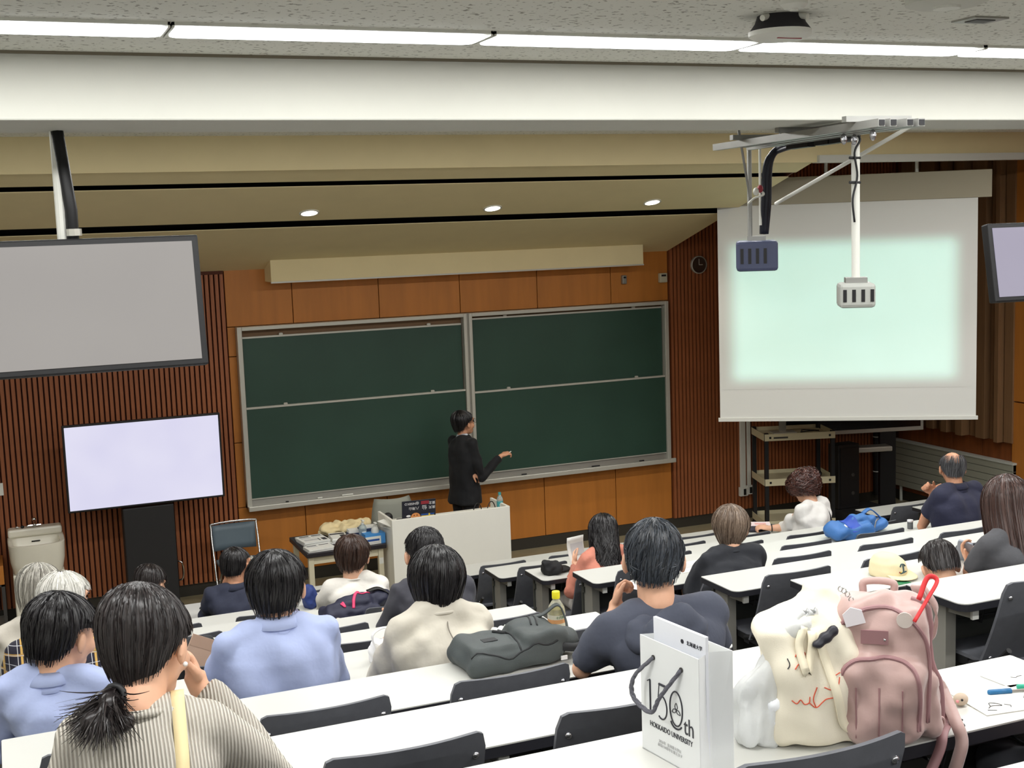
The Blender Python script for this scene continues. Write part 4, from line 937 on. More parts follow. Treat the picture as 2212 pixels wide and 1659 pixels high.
LECT = at_y(1010, 950, WY-.75)
def person(label, k, hx, hy, Yh, pel, shirt, pants, hairf, yaw=None, pitch=8, roll=0, sw=.195, sleeve='long', arms=None, byaw=0, s=1.0, skin=M_skin, voxel=.008, collar=None, extra=None, bulk=1.0, shw=(.007, 26), face=True, name='person', fl=None, nape=.125, legs=True, headscale=1.1, glasses=False):
    """hx,hy: photo pixel of the head centre, at depth Yh; pel: pelvis (x, y)"""
    f = rowF(k) if fl is None else fl
    H = at_y(hx, hy, Yh)
    if yaw is None: yaw = math.degrees(math.atan2(LECT.x-H.x, LECT.y-H.y))
    R = head_rot(yaw, pitch, roll)
    org = Vector((pel[0], pel[1], f)); par = thing(name, label, 'person', org, 0, None)
    by = math.radians(byaw); lat = Vector((math.cos(by), -math.sin(by), 0)); fwd = Vector((math.sin(by), math.cos(by), 0))
    PB = Vector((pel[0], pel[1], f+.55*s)); N = H+R @ Vector((0, -.03, -.10))*headscale+Vector((0, -.012, -nape+.10))
    up = (N-PB); mid = PB+up*.5-fwd*.045*s
    def spine(t): return PB*(1-t)**2+mid*2*t*(1-t)+N*t*t
    prof = ((-.10, .160, .125), (0, .170, .128), (.2, .155, .118), (.4, .155, .118), (.6, .172, .122), (.75, .182, .118), (.86, .165, .10), (.94, .105, .078), (1.0, .062, .058), (1.05, .055, .052))
    def torso(b, g, cut=1.0):
        rings = []
        for t_, rx, ry in prof:
            if t_ > cut: break
            c = spine(min(t_, 1)) if t_ >= 0 else PB+Vector((0, 0, t_*s*.8))
            rings.append([p-org for p in ringz(c, (rx*sw/.195*s*bulk if t_ < .95 else rx)+g, (ry*s*bulk if t_ < .95 else ry)+g, lat, fwd)])
        b.loft(rings)
    SJ = {}
    for e, nm in ((-1, 'L'), (1, 'R')): SJ[nm] = spine(.86)+lat*e*(sw-.035)*s+Vector((0, 0, .012))-fwd*.005
    arms = arms or {}
    A = {}
    for e, nm in ((-1, 'L'), (1, 'R')):
        d = arms.get(nm)
        if d is None:
            E_ = SJ[nm]+lat*e*.06+fwd*.12+Vector((0, 0, -.25*s)); W_ = E_-lat*e*.10+fwd*.22+Vector((0, 0, .06)); d = (E_, W_)
        A[nm] = d
    body = MB(); bo = MB()
    add_head(bo, H-org, R, headscale)
    bo.tube([H-org+R @ Vector((0, -.02, -.03)), N-org, spine(.9)-org], [.056*headscale, .056*headscale, .056], 14)
    torso(bo, -.022, .86)
    for nm, e in (('L', -1), ('R', 1)):
        S_, (E_, W_) = SJ[nm]-org, (A[nm][0]-org, A[nm][1]-org)
        bo.tube([S_, (S_+E_)/2, E_, (E_*.6+W_*.4), W_], [(.034 if sleeve == 'long' else .044)*s, (.034 if sleeve == 'long' else .042)*s, (.031 if sleeve == 'long' else .036)*s, (.030 if sleeve == 'long' else .036)*s, .025*s], 12); bo.sphere(E_, (.031 if sleeve == 'long' else .036)*s)
        hd = A[nm][2] if len(A[nm]) > 2 else None
        dirw = (W_-E_).normalized()
        if hd: fingers(bo, W_, hd[0] if hd[0] is not None else dirw, hd[1], hd[2], hd[3], s)
        else: fingers(bo, W_, dirw, Vector((0, 0, -1))-lat*e*.2, .35, -e, s)
    hips = {}
    if legs:
        for nm, e in (('L', -1), ('R', 1)):
            hp = PB+lat*e*.085*s+Vector((0, 0, -.02)); kn = hp+fwd*.40*s+lat*e*.03+Vector((0, 0, -.05)); kn.z = f+.47*s; an = Vector((kn.x, kn.y-.03, f+.09)); hips[nm] = (hp-org, kn-org, an-org)
            bo.tube([hp-org, kn-org, an-org], [.07*s, .05*s, .036*s], 12); bo.sphere(kn-org, .05*s); bo.tube([an-org, an-org+fwd*.05+Vector((0, 0, -.04)), an-org+fwd*.17+Vector((0, 0, -.055))], [.036, .034, .024], 10)
    blob(bo, 'body', skin, par, voxel, 3)
    if face: face_parts(H, R, par, org, headscale, glasses=glasses)
    sh = MB(); torso(sh, .011, 1.0)
    for nm, e in (('L', -1), ('R', 1)):
        S_, E_, W_ = SJ[nm]-org, A[nm][0]-org, A[nm][1]-org
        nb = spine(.94)-org
        sh.tube([nb, (nb+S_)/2+Vector((0, 0, .014)), S_], [.062*s, .062*s, .060*s*bulk], 12)
        sh.sphere(S_, .062*s*bulk)
        if sleeve == 'long': pts, rr = [S_, (S_+E_)/2, E_, (E_*.5+W_*.5), W_*.93+E_*.07], [.062, .058, .052, .048, .042]
        elif sleeve == 'elbow': pts, rr = [S_, (S_+E_)/2, S_*.08+E_*.92], [.063, .064, .060]
        elif sleeve == 'three': pts, rr = [S_, (S_+E_)/2, E_, E_*.75+W_*.25], [.062, .058, .052, .050]
        else: pts, rr = [S_, S_*.4+E_*.6], [.064, .066]
        sh.tube(pts, [r*s*bulk for r in rr], 14)
        if sleeve in ('long', 'three'): sh.sphere(E_, .052*s*bulk)
    shirt_o = blob(sh, 'top', shirt, par, .0125, 5, (shw[0], shw[1], sum(map(ord, label)) % 97, (1, 1, .7)))
    if legs:
        tr = MB(); rg0 = [[p-org for p in ringz(PB+Vector((0, 0, z)), .165*s+.012, .125*s+.012, lat, fwd)] for z in (-.10, -.03, .03, .07)]; tr.loft(rg0)
        for nm in ('L', 'R'):
            hp, kn, an = hips[nm]; tr.tube([hp, (hp+kn)/2, kn, (kn+an)/2, an+Vector((0, 0, .02))], [.095*s, .084*s, .070*s, .062*s, .056*s], 14); tr.sphere(kn, .070*s)
        blob(tr, 'trousers', pants, par, .018, 4, (.006, 20, 3))
        for nm in ('L', 'R'):
            an = hips[nm][2]; blob(MB().sphere(an+fwd*.05+Vector((0, 0, -.045)), (.045, .085, .042), Rz(-by)).sphere(an+fwd*.12+Vector((0, 0, -.055)), (.045, .075, .032), Rz(-by)).box(an.x-.001, an.x+.001, an.y, an.y+.002, .0, .02), 'shoe', M_black, par, .012, 3)
    hairf(H, R, org, par, headscale)
    ctx = dict(H=H, R=R, org=org, par=par, N=N, lat=lat, fwd=fwd, spine=spine, SJ=SJ, A=A, s=s, sw=sw, shirt=shirt_o)
    if collar: collar(ctx)
    if extra: extra(ctx)
    return ctx
def shirt_collar(m, h=.042, sc=1):
    def f(c):
        N, lat, fwd, org = c['N'], c['lat'], c['fwd'], c['org']; up = (c['H']-c['N']).normalized(); a = []
        for z, r in ((-.045, .088), (-.02, .080), (.012, .074), (.026, .075), (.010, .084), (-.018, .096)):
            r *= sc; ring = []
            for i in range(24):
                q = 2*math.pi*i/24; front = max(0, math.sin(q)); ring.append(N-org+lat*(r*math.cos(q))+fwd*(r*.92*math.sin(q)-.004)+up*(z+.008-.045*front**2))
            a.append(ring)
        b = MB(); b.loft(a, False); b.build('collar', m, c['par'], smooth=True, solid=.003)
    return f
def crew_collar(m, r=.072, th=.007):
    def f(c):
        N, lat, fwd, org = c['N'], c['lat'], c['fwd'], c['org']
        MB().tube([N-org+lat*(r*math.cos(q))+fwd*(r*math.sin(q)*.95-.004)+Vector((0, 0, -.006-.020*math.sin(q))) for q in [2*math.pi*i/24 for i in range(25)]], th, 8, cap=False).build('neckband', m, c['par'], smooth=True)
    return f
def V3(*a): return Vector(a)
def pelx(bank, i, k, dx=0, dy=0): return (seatx(bank, i)+dx, rowY(k+1)+.35+dy)
def hdepth(k, d=.42): return rowY(k+1)+d
M_navyp = cloth('trousers_dark', (40, 42, 52)); M_jean = cloth('trousers_grey', (88, 90, 96))

def H_(zend, m, **kw): return lambda H, R, org, par, hs=1.1: hair(H, R, org, par, m, zend, **dict(dict(s=hs), **kw))

# ---- two people in light blue shirts, seventh row
M_blue = cloth('shirt_blue', (172, 184, 222), .05, 500, .02)
person('person in light blue collared shirt with glossy black hair, beside the cream-jacket person', 5, 600, 1268, hdepth(5), pelx(LB, 1, 5, .02), M_blue, M_navyp, H_(ZMANL, M_hblack, A=(.098, .116, .112), n=1500, seed=3, tips=.06), pitch=4, sw=.215, bulk=1.06, headscale=1.15, nape=.105, collar=shirt_collar(M_blue), shw=(.009, 22))
person('person in light blue shirt with black hair and bare ear, leaning at the desk end', 5, 138, 1370, hdepth(5, .46), pelx(LB, 0, 5, -.04), M_blue, M_navyp, H_(ZMANL, M_hblack, A=(.100, .122, .112), n=1500, seed=4, tips=.05), yaw=52, pitch=12, roll=4, headscale=1.2, sw=.21, bulk=1.05, collar=shirt_collar(M_blue), shw=(.009, 22), byaw=14)

# ---- ponytail person in ribbed sweater, ninth row
M_knit = cloth('knit_oatmeal', (196, 190, 176), .0)
def knit_nodes():
    nt = M_knit.node_tree; b_ = nt.nodes['Principled BSDF']; tc = nt.nodes.new('ShaderNodeTexCoord'); w_ = nt.nodes.new('ShaderNodeTexWave'); w_.inputs['Scale'].default_value = 36; w_.wave_type = 'BANDS'; w_.bands_direction = 'X'; w_.inputs['Distortion'].default_value = .6
    nt.links.new(tc.outputs['Object'], w_.inputs['Vector']); bp = nt.nodes.new('ShaderNodeBump'); bp.inputs['Strength'].default_value = .9; bp.inputs['Distance'].default_value = .006
    nt.links.new(w_.outputs['Fac'], bp.inputs['Height']); nt.links.new(bp.outputs[0], b_.inputs['Normal'])
    mr = nt.nodes.new('ShaderNodeMapRange'); mr.inputs[1].default_value = .0; mr.inputs[2].default_value = .3; nt.links.new(w_.outputs['Fac'], mr.inputs[0])
    mx_ = nt.nodes.new('ShaderNodeMix'); mx_.data_type = 'RGBA'; mx_.inputs[6].default_value = lin((146, 138, 126)); mx_.inputs[7].default_value = lin((216, 210, 198)); nt.links.new(mr.outputs[0], mx_.inputs[0]); nt.links.new(mx_.outputs[2], b_.inputs['Base Color'])
knit_nodes()
def pony_hair(H, R, org, par, hs=1.0):
    hair(H, R, org, par, M_hsoft, [(0, .05), (40, .03), (70, .005), (95, -.025), (120, -.09), (180, -.115)], A=(.096, .116, .112), s=hs, n=1500, seed=8, tips=.02, taper=.42, lift=.012, swirl=.12, whorl=.035, width=.003)
    q = lambda x, y, z: H+R @ Vector((x, y, z))*hs-org
    T = q(.006, -.112, -.105); bk = R @ Vector((0, -1, -.55)).normalized()
    MB().tube([T+R @ Vector((.024*math.cos(a*.5236), -.012, .024*math.sin(a*.5236))) for a in range(13)], .008, 8, cap=False).build('hair_tie', M_black, par, smooth=True)
    rg = np.random.default_rng(5); b = MB()
    cn = MB().sphere(T+bk*.035, (.03, .034, .03)).sphere(T+bk*.06+Vector((-.015, 0, -.025)), (.042, .026, .03)).sphere(T+bk*.06+Vector((.03, 0, -.035)), (.04, .024, .026)); tail = blob(cn, 'ponytail', M_hsoft, par, .007, 3)
    vs_, fs_ = [], []
    for i in range(800):
        a = rg.normal(0, 1.0); lr = rg.normal(0, .9); Lh = rg.uniform(.08, .15)
        d0 = (bk*1.0+R @ Vector((lr*.30, 0, rg.normal(0, .22)))).normalized(); d1 = (bk*.35+R @ Vector((lr*.85-.15, 0, 0))+Vector((0, 0, -.75+.55*abs(lr)*(1 if rg.random() < .35 else -.2)))).normalized()
        p0 = T+R @ Vector((rg.normal(0, .009), 0, rg.normal(0, .009))); p = p0; sd = d0.cross(Vector((rg.normal(), rg.normal(), rg.normal()))).normalized(); n0 = len(vs_)
        for j in range(8):
            t_ = j/7; wd = .0046*(1-.8*t_**1.8); vs_ += [p-sd*wd/2, p+sd*wd/2]; dd = (d0*(1-t_)+d1*t_).normalized(); p = p+dd*Lh/7
        fs_ += [(n0+2*j, n0+2*j+1, n0+2*j+3, n0+2*j+2) for j in range(7)]
    b.v = vs_; b.f = fs_; o = b.build('tail_strands', M_hsoft, tail, smooth=True); o['kind'] = 'stuff'
def pony_extra(c):
    org, N, lat, fwd = c['org'], c['N'], c['lat'], c['fwd']
    b = MB(); sp = c['spine']
    T = bvh(c['shirt'])
    top = drape(T, [sp(.92)+lat*.085+fwd*y-org for y in (.05, .02, -.01, -.04)], (0, 0, -1), .004)
    low = drape(T, [sp(t_)+lat*x-org for t_, x in ((.86, .082), (.8, .078), (.72, .07), (.62, .06), (.5, .045), (.35, .025), (.2, .0))], fwd, .004)
    P_ = catmull(top+low, 4); rows = [[p-lat*.015, p+lat*.015] for p in P_]
    b.grid(rows); b.build('shoulder_strap', mat('strap_cream', (226, 206, 158), .6), c['par'], smooth=True, solid=.005)
    H, R = c['H'], c['R']; MB().sphere(H+R @ V3(.107, -.006, -.046)-org, .006).build('pearl_earring', mat('pearl', (235, 228, 222), .2), c['par'], smooth=True)
    crew_collar(M_knit, .074, .010)(c)
k = 7; pp = pelx(LB, 0, k, .06, .02); Hp = at_y(318, 1393, rowY(8)+.47)
person('person in ribbed oatmeal sweater with a short black ponytail and pearl earring', k, 318, 1393, rowY(8)+.47, pp, M_knit, M_jean, pony_hair, yaw=38, pitch=20, roll=-4, headscale=1.12, sw=.172, bulk=.98, byaw=6, nape=.135, shw=(.005, 14), voxel=.0065,
       arms={'R': (V3(Hp.x+.30, rowY(8)+.50, rowZ(7)+.035), V3(Hp.x+.13, rowY(8)+.62, Hp.z-.17), (V3(-.25, .05, 1), V3(-1, -.2, 0), 1.1, 1)), 'L': (V3(Hp.x-.25, rowY(8)+.45, rowZ(7)+.02), V3(Hp.x-.05, rowY(8)+.68, rowZ(7)+.04))}, extra=pony_extra)

# ---- cream jacket with bobbed hair, seventh row
M_linen = cloth('jacket_linen', (206, 200, 186), .15, 500, .03)
def linen_extra(c):
    sp, org, lat, fwd = c['spine'], c['org'], c['lat'], c['fwd']
    MB().tube([p-org for p in catmull([sp(.97)-fwd*.07+lat*.01, sp(.9)-fwd*.112, sp(.78)-fwd*.142+lat*.015, sp(.62)-fwd*.15+lat*.03], 5)], .0025, 6).build('seam', mat('seam_grey', (128, 122, 112), .8), c['par'])
person('person in cream linen jacket with a black bobbed haircut', 5, 944, 1256, hdepth(5, .46), pelx(LB, 2, 5, .02), M_linen, M_navyp, H_(ZBOB, M_hblack, A=(.106, .118, .114), n=1900, L=8, seed=11, taper=.30, tips=.05, whorl=.02), pitch=14, nape=.105, sw=.20, bulk=1.08, shw=(.009, 22), extra=linen_extra, collar=crew_collar(M_linen, .074, .008))

# ---- hooded jacket, eighth row
M_hood = cloth('hoodie_slate', (72, 76, 90), .1, 900, .04)
def hood(c):
    sp, org, lat, fwd = c['spine'], c['org'], c['lat'], c['fwd']; b = MB()
    for r_, z, y, th in ((.105, -.01, -.02, .030), (.13, -.035, -.04, .034), (.15, -.065, -.055, .03)):
        b.tube([sp(.97)-org+lat*(r_*math.cos(q))+fwd*(y+r_*.75*math.sin(q))+V3(0, 0, z-.03*max(0, -math.sin(q))+.012*max(0, math.sin(q))) for q in [math.radians(a) for a in range(150, 391, 16)]], th, 10)
    b.sphere(sp(.86)-org-fwd*.12+V3(0, 0, -.01), (.13, .05, .10)); b.sphere(sp(.78)-org-fwd*.135, (.085, .035, .085))
    blob(b, 'hood', M_hood, c['par'], .0105, 3, (.006, 30, 6))
k = 6; Hh = at_y(1412, 1208, hdepth(6))
person('person in slate hooded jacket with short salt-and-pepper hair and bare neck', k, 1412, 1208, hdepth(6), pelx(LB, 3, k, -.03), M_hood, M_navyp, H_([(0, .062), (40, .055), (65, .03), (76, .03), (97, .03), (108, -.035), (125, -.078), (180, -.086)], M_hsalt, A=(.090, .112, .110), n=1900, L=5, seed=12, width=.0032, u0=.85, tips=.04, lift=.035, swirl=.5), yaw=27, pitch=6, nape=.135, headscale=1.17, sw=.215, bulk=1.05, sleeve='elbow', collar=hood, shw=(.008, 18), voxel=.007,
       arms={'L': (V3(Hh.x-.27, rowY(7)+.47, rowZ(6)+.04), V3(Hh.x-.10, rowY(7)+.53, Hh.z-.20), (V3(.35, .3, .9), V3(.6, -.4, 0), 1.0, -1)), 'R': (V3(Hh.x+.30, rowY(7)+.48, rowZ(6)+.03), V3(Hh.x+.10, rowY(7)+.62, rowZ(6)+.05))})

# ---- far rows of the sink-side bank
M_plaid = cloth('shirt_plaid', (32, 30, 46), .05)
def plaid():
    nt = M_plaid.node_tree; b_ = nt.nodes['Principled BSDF']; tc = nt.nodes.new('ShaderNodeTexCoord'); sp = nt.nodes.new('ShaderNodeSeparateXYZ'); nt.links.new(tc.outputs['Object'], sp.inputs[0]); last = None
    for ax, sc, col, w_, off in ((0, 14, (196, 158, 84), .13, 0), (2, 14, (176, 140, 80), .13, .3), (0, 28, (206, 206, 206), .07, .35), (2, 28, (190, 190, 196), .06, .55)):
        m1 = nt.nodes.new('ShaderNodeMath'); m1.operation = 'MULTIPLY_ADD'; m1.inputs[1].default_value = sc; m1.inputs[2].default_value = off; nt.links.new(sp.outputs[ax], m1.inputs[0])
        m2_ = nt.nodes.new('ShaderNodeMath'); m2_.operation = 'FRACT'; nt.links.new(m1.outputs[0], m2_.inputs[0]); m3 = nt.nodes.new('ShaderNodeMath'); m3.operation = 'LESS_THAN'; m3.inputs[1].default_value = w_; nt.links.new(m2_.outputs[0], m3.inputs[0])
        mx_ = nt.nodes.new('ShaderNodeMix'); mx_.data_type = 'RGBA'; mx_.inputs[7].default_value = lin(col); nt.links.new(m3.outputs[0], mx_.inputs[0])
        if last: nt.links.new(last, mx_.inputs[6])
        else: mx_.inputs[6].default_value = lin((30, 28, 44))
        last = mx_.outputs[2]
    nt.links.new(last, b_.inputs['Base Color'])
plaid()
person('white-haired person in dark plaid shirt with yellow stripes', 4, 143, 1302, hdepth(4, .46), pelx(LB, 0, 4, -.10), M_plaid, M_navyp, H_(ZMAN, M_hwhite, A=(.098, .116, .108), n=1300, seed=14, lift=.04, tips=.06, phi0=10), pitch=10, sw=.205, byaw=18, bulk=1.05)
person('grey-haired person in pale beige jacket at the desk end', 3, 90, 1278, hdepth(3, .46), pelx(LB, 0, 3, -.13), cloth('jacket_pale', (196, 190, 178), .1), M_jean, H_(ZMANL, M_hgrey, A=(.098, .116, .108), n=1300, seed=15, lift=.05, tips=.08), pitch=14, yaw=30, sw=.205, bulk=1.08)
person('dark-haired person, only the crown showing, second row by the washbasin side', 0, 327, 1262, hdepth(0, .48), pelx(LB, 1, 0, 0), cloth('top_charcoal', (48, 48, 54)), M_navyp, H_(ZMANL, M_hsoft, A=(.098, .116, .110), n=900, seed=16), pitch=18, sw=.19)
k = 0; Hn = at_y(512, 1222, hdepth(0, .48))
person('person in navy jacket with thinning black hair, second row', k, 512, 1222, hdepth(0, .48), pelx(LB, 2, 0, 0), cloth('jacket_navy', (44, 48, 66), .08), M_navyp, H_(ZMAN, M_hblack, A=(.094, .112, .104), n=900, seed=17, tips=.03, lift=.012, width=.003), pitch=8, headscale=1.16, sw=.215, bulk=1.08, skin=M_skin2, collar=shirt_collar(cloth('jacket_navy', (44, 48, 66))),
       arms={'L': (V3(Hn.x-.24, rowY(1)+.52, rowZ(0)+.04), V3(Hn.x-.07, rowY(1)+.6, Hn.z-.16), (V3(.2, 0, 1), V3(1, 0, 0), 1.0, -1)), 'R': (V3(Hn.x+.26, rowY(1)+.5, rowZ(0)+.04), V3(Hn.x+.06, rowY(1)+.66, rowZ(0)+.05))})
person('person in white long-sleeved top with short dark brown hair', 1, 763, 1202, hdepth(1, .46), pelx(LB, 3, 1, -.02), cloth('top_white', (226, 222, 214), .08), M_jean, H_(ZMANL, M_hbrown, A=(.101, .116, .112), n=1200, seed=18, taper=.32, tips=.05), pitch=6, headscale=1.2, sw=.205, bulk=1.05, shw=(.009, 20), collar=crew_collar(cloth('top_white', (226, 222, 214)), .074, .006))
person('person in charcoal top with cropped black hair behind the bobbed head', 3, 916, 1196, hdepth(3, .46), pelx(LB, 3, 3, .0), cloth('top_grey', (66, 66, 74), .08), M_navyp, H_([(0, .062), (40, .055), (65, .03), (80, .035), (100, -.01), (125, -.05), (180, -.055)], M_hblack, A=(.090, .106, .106), n=1700, L=4, seed=19, width=.0028, u0=.9, tips=.02, lift=.02), yaw=2, pitch=12, headscale=1.2, sw=.215, bulk=1.08, collar=crew_collar(cloth('top_grey', (66, 66, 74))))

# ---- screen-side bank
M_coral = cloth('top_coral', (200, 128, 108), .3, 160, .14)
k = 1; Hc = at_y(1303, 1152, hdepth(1, .48))
person('person in coral top with long wavy black hair reading a leaflet', k, 1303, 1152, hdepth(1, .48), pelx(RB, 0, 1, .06), M_coral, cloth('skirt_white', (206, 200, 192)), H_([(0, .04), (35, -.02), (55, -.18), (90, -.25), (180, -.27)], M_hblack, A=(.098, .112, .112), n=1700, L=12, seed=21, taper=.05, wave=.14, wfreq=11, back=.18, tips=.06, whorl=.01, out=.5), yaw=18, pitch=22, sw=.195,
       arms={'L': (V3(Hc.x-.30, rowY(2)+.42, rowF(1)+.62), V3(Hc.x-.16, rowY(2)+.64, rowZ(1)+.05), (V3(.1, .6, .5), V3(.8, 0, .1), .6, -1)), 'R': (V3(Hc.x+.26, rowY(2)+.46, rowF(1)+.66), V3(Hc.x+.05, rowY(2)+.66, rowZ(1)+.05))})
person('person in black T-shirt with ash-brown straight hair and grey crown', 3, 1580, 1140, hdepth(3, .47), pelx(RB, 0, 3, .03), cloth('tee_black', (40, 42, 48), .06), M_navyp, H_([(0, .04), (40, .0), (65, -.06), (90, -.075), (120, -.11), (180, -.125)], M_hash, A=(.101, .114, .114), n=1700, L=8, seed=22, taper=.40, tips=.06, whorl=.025), yaw=44, pitch=8, sw=.21, bulk=1.05, sleeve='elbow', collar=crew_collar(cloth('tee_black', (40, 42, 48))))
k = 0; Hw = at_y(1736, 1052, hdepth(0, .52))
M_blouse = cloth('blouse_white', (226, 224, 220), .15, 300)
def blouse_extra(c):
    sp, org, lat, fwd = c['spine'], c['org'], c['lat'], c['fwd']
    P_ = catmull([p-org for p in (sp(.92)+lat*.09+V3(0, 0, .05), sp(.86)+lat*.10-fwd*.09, sp(.6)+lat*.07-fwd*.145, sp(.3)+lat*.04-fwd*.145, sp(.05)+lat*.02-fwd*.14)], 5)
    MB().grid([[p-lat*.009, p+lat*.009] for p in P_]).build('shoulder_strap', M_black, c['par'], smooth=True, solid=.004)
    W_ = c['A']['L'][1]-org; E_ = c['A']['L'][0]-org; d = (W_-E_).normalized(); p = W_-d*.02
    MB().tube([p+(d.orthogonal().normalized()*math.cos(q)+d.cross(d.orthogonal().normalized())*math.sin(q))*.030 for q in [i*.5236 for i in range(13)]], .005, 6, cap=False).build('bracelet', M_black, c['par'])
person('person in white blouse with curly reddish-brown hair bent over the desk', k, 1736, 1052, hdepth(0, .56), pelx(RB, 4, 0, .0, .06), M_blouse, M_navyp, H_([(0, .03), (40, -.02), (70, -.045), (90, -.055), (130, -.075), (180, -.085)], M_hcurly, A=(.116, .130, .118), n=2000, L=12, seed=23, wave=.30, wfreq=16, lift=.14, tips=.16, width=.006, taper=.25, clump=.09), yaw=-10, pitch=26, sw=.20, bulk=1.06, sleeve='three', nape=.14, byaw=-22, shw=(.009, 26), extra=blouse_extra,
       arms={'L': (V3(Hw.x-.13, rowY(1)+.62, rowZ(0)+.05), V3(at_z(1668, 1142, rowZ(0)+.05).x, rowY(0)-.18, rowZ(0)+.045), (V3(-.8, .5, .15), V3(.2, .2, -1), .7, -1)), 'R': (V3(Hw.x+.24, rowY(1)+.50, rowZ(0)+.03), V3(Hw.x+.05, rowY(0)-.14, rowZ(0)+.045))})
k = 2; Hb = at_y(2057, 1012, hdepth(2, .50))
M_nshirt = cloth('shirt_navy', (38, 40, 62), .06)
def bald_hair(H, R, org, par, hs=1.0): hair(H, R, org, par, M_hfringe, [(0, .0655), (62, .0655), (78, .0), (90, .01), (105, -.03), (130, -.08), (180, -.088)], A=(.091, .109, .103), n=1200, seed=25, phi0=40, capu=.40, u0=.6, tips=.05, width=.003, lift=.025, s=hs)
person('balding person in navy shirt with hands clasped at the chin', k, 2057, 1012, hdepth(2, .50), pelx(RB, 4, 2, -.02), M_nshirt, M_navyp, bald_hair, yaw=27, pitch=10, headscale=1.04, sw=.22, bulk=1.10, sleeve='short', collar=shirt_collar(M_nshirt), skin=M_skin2, voxel=.007, byaw=-8, shw=(.008, 16),
       arms={'L': (V3(at_z(1992, 1140, rowZ(2)+.03).x, rowY(2)-.30, rowZ(2)+.04), V3(at_y(2014, 1072, rowY(3)+.66).x, rowY(3)+.66, at_y(2014, 1072, rowY(3)+.66).z), (V3(.55, .1, .7), V3(.6, -.6, -.2), .9, -1)), 'R': (V3(Hb.x+.22, rowY(2)-.28, rowZ(2)+.04), V3(Hb.x-.04, rowY(3)+.68, Hb.z-.21), (V3(-.7, 0, .7), V3(-.5, -.6, 0), .9, 1))})
k = 5; Hl = at_y(2172, 1092, hdepth(5, .44))
M_gtee = cloth('tee_grey', (82, 82, 86), .05)
def long_extra(c):
    sp, org, lat, fwd = c['spine'], c['org'], c['lat'], c['fwd']
    P_ = catmull([p-org for p in (sp(.95)+lat*.06+V3(0, 0, .07)+fwd*.03, sp(.90)+lat*.12-fwd*.05+V3(0, 0, .02), sp(.78)+lat*.17-fwd*.11, sp(.5)+lat*.2-fwd*.12)], 5)
    st = MB().grid([[p-lat*.012-V3(0, 0, .012), p+lat*.012+V3(0, 0, .012)] for p in P_]).build('bag_strap', M_black, c['par'], smooth=True, solid=.004)
    crew_collar(M_gtee)(c)
pd = at_y(2098, 1206, rowY(6)+.66)
person('person in grey T-shirt with long straight brown hair holding a phone', k, 2172, 1092, hdepth(5, .44), pelx(RB, 1, 5, .02), M_gtee, M_navyp, H_([(0, .04), (35, -.02), (55, -.15), (90, -.21), (180, -.235)], M_hlong, A=(.102, .118, .118), n=2200, L=10, seed=26, taper=.02, back=.16, tips=.08, whorl=.015, out=.3, swirl=.06), yaw=16, pitch=14, sw=.20, bulk=1.04, sleeve='elbow', voxel=.007, extra=long_extra, shw=(.007, 18),
       arms={'L': (V3(Hl.x-.20, rowY(6)+.46, rowZ(5)+.03), V3(pd.x, pd.y, pd.z-.03), (V3(-.25, .35, .8), V3(.3, -.4, .8), .6, -1)), 'R': (V3(Hl.x+.24, rowY(6)+.46, rowZ(5)+.03), V3(Hl.x+.10, rowY(6)+.66, rowZ(5)+.05))})
k = 5
person('child with short black hair leaning low beside the grey T-shirt person', k, 2030, 1226, rowY(6)+.56, (seatx(RB, 0)+.10, rowY(6)+.40), cloth('child_top', (208, 204, 196)), M_navyp, H_(ZMAN, M_hsoft, A=(.096, .112, .106), n=1300, seed=27, tips=.03), yaw=22, pitch=42, roll=-6, sw=.15, s=.72, headscale=1.0, nape=.13,
       arms={'L': (V3(seatx(RB, 0)-.03, rowY(6)+.44, rowF(5)+.56), V3(seatx(RB, 0)+.06, rowY(6)+.56, rowF(5)+.57)), 'R': (V3(seatx(RB, 0)+.25, rowY(6)+.44, rowF(5)+.56), V3(seatx(RB, 0)+.16, rowY(6)+.56, rowF(5)+.57))})
# ---- someone in pale pink at the right end of the tenth row, only a sleeve in view
k = 8; ps = at_z(2250, 1600, rowZ(8)-.06)
M_pinkt = cloth('sleeve_pink', (232, 208, 208), .15, 300)
person('person in pale pink sleeves at the aisle end of the tenth row', k, 2420, 1180, rowY(9)+.36, (ps.x+.22, rowY(9)+.33), M_pinkt, M_jean, H_(ZBOB, M_hbrown, n=700, seed=31), sw=.19,
       arms={'L': (V3(ps.x+.02, rowY(9)+.36, rowZ(8)-.05), V3(ps.x+.16, rowY(9)+.44, rowZ(8)-.16)), 'R': (V3(ps.x+.50, rowY(9)+.38, rowZ(8)-.08), V3(ps.x+.34, rowY(9)+.46, rowZ(8)-.16))})

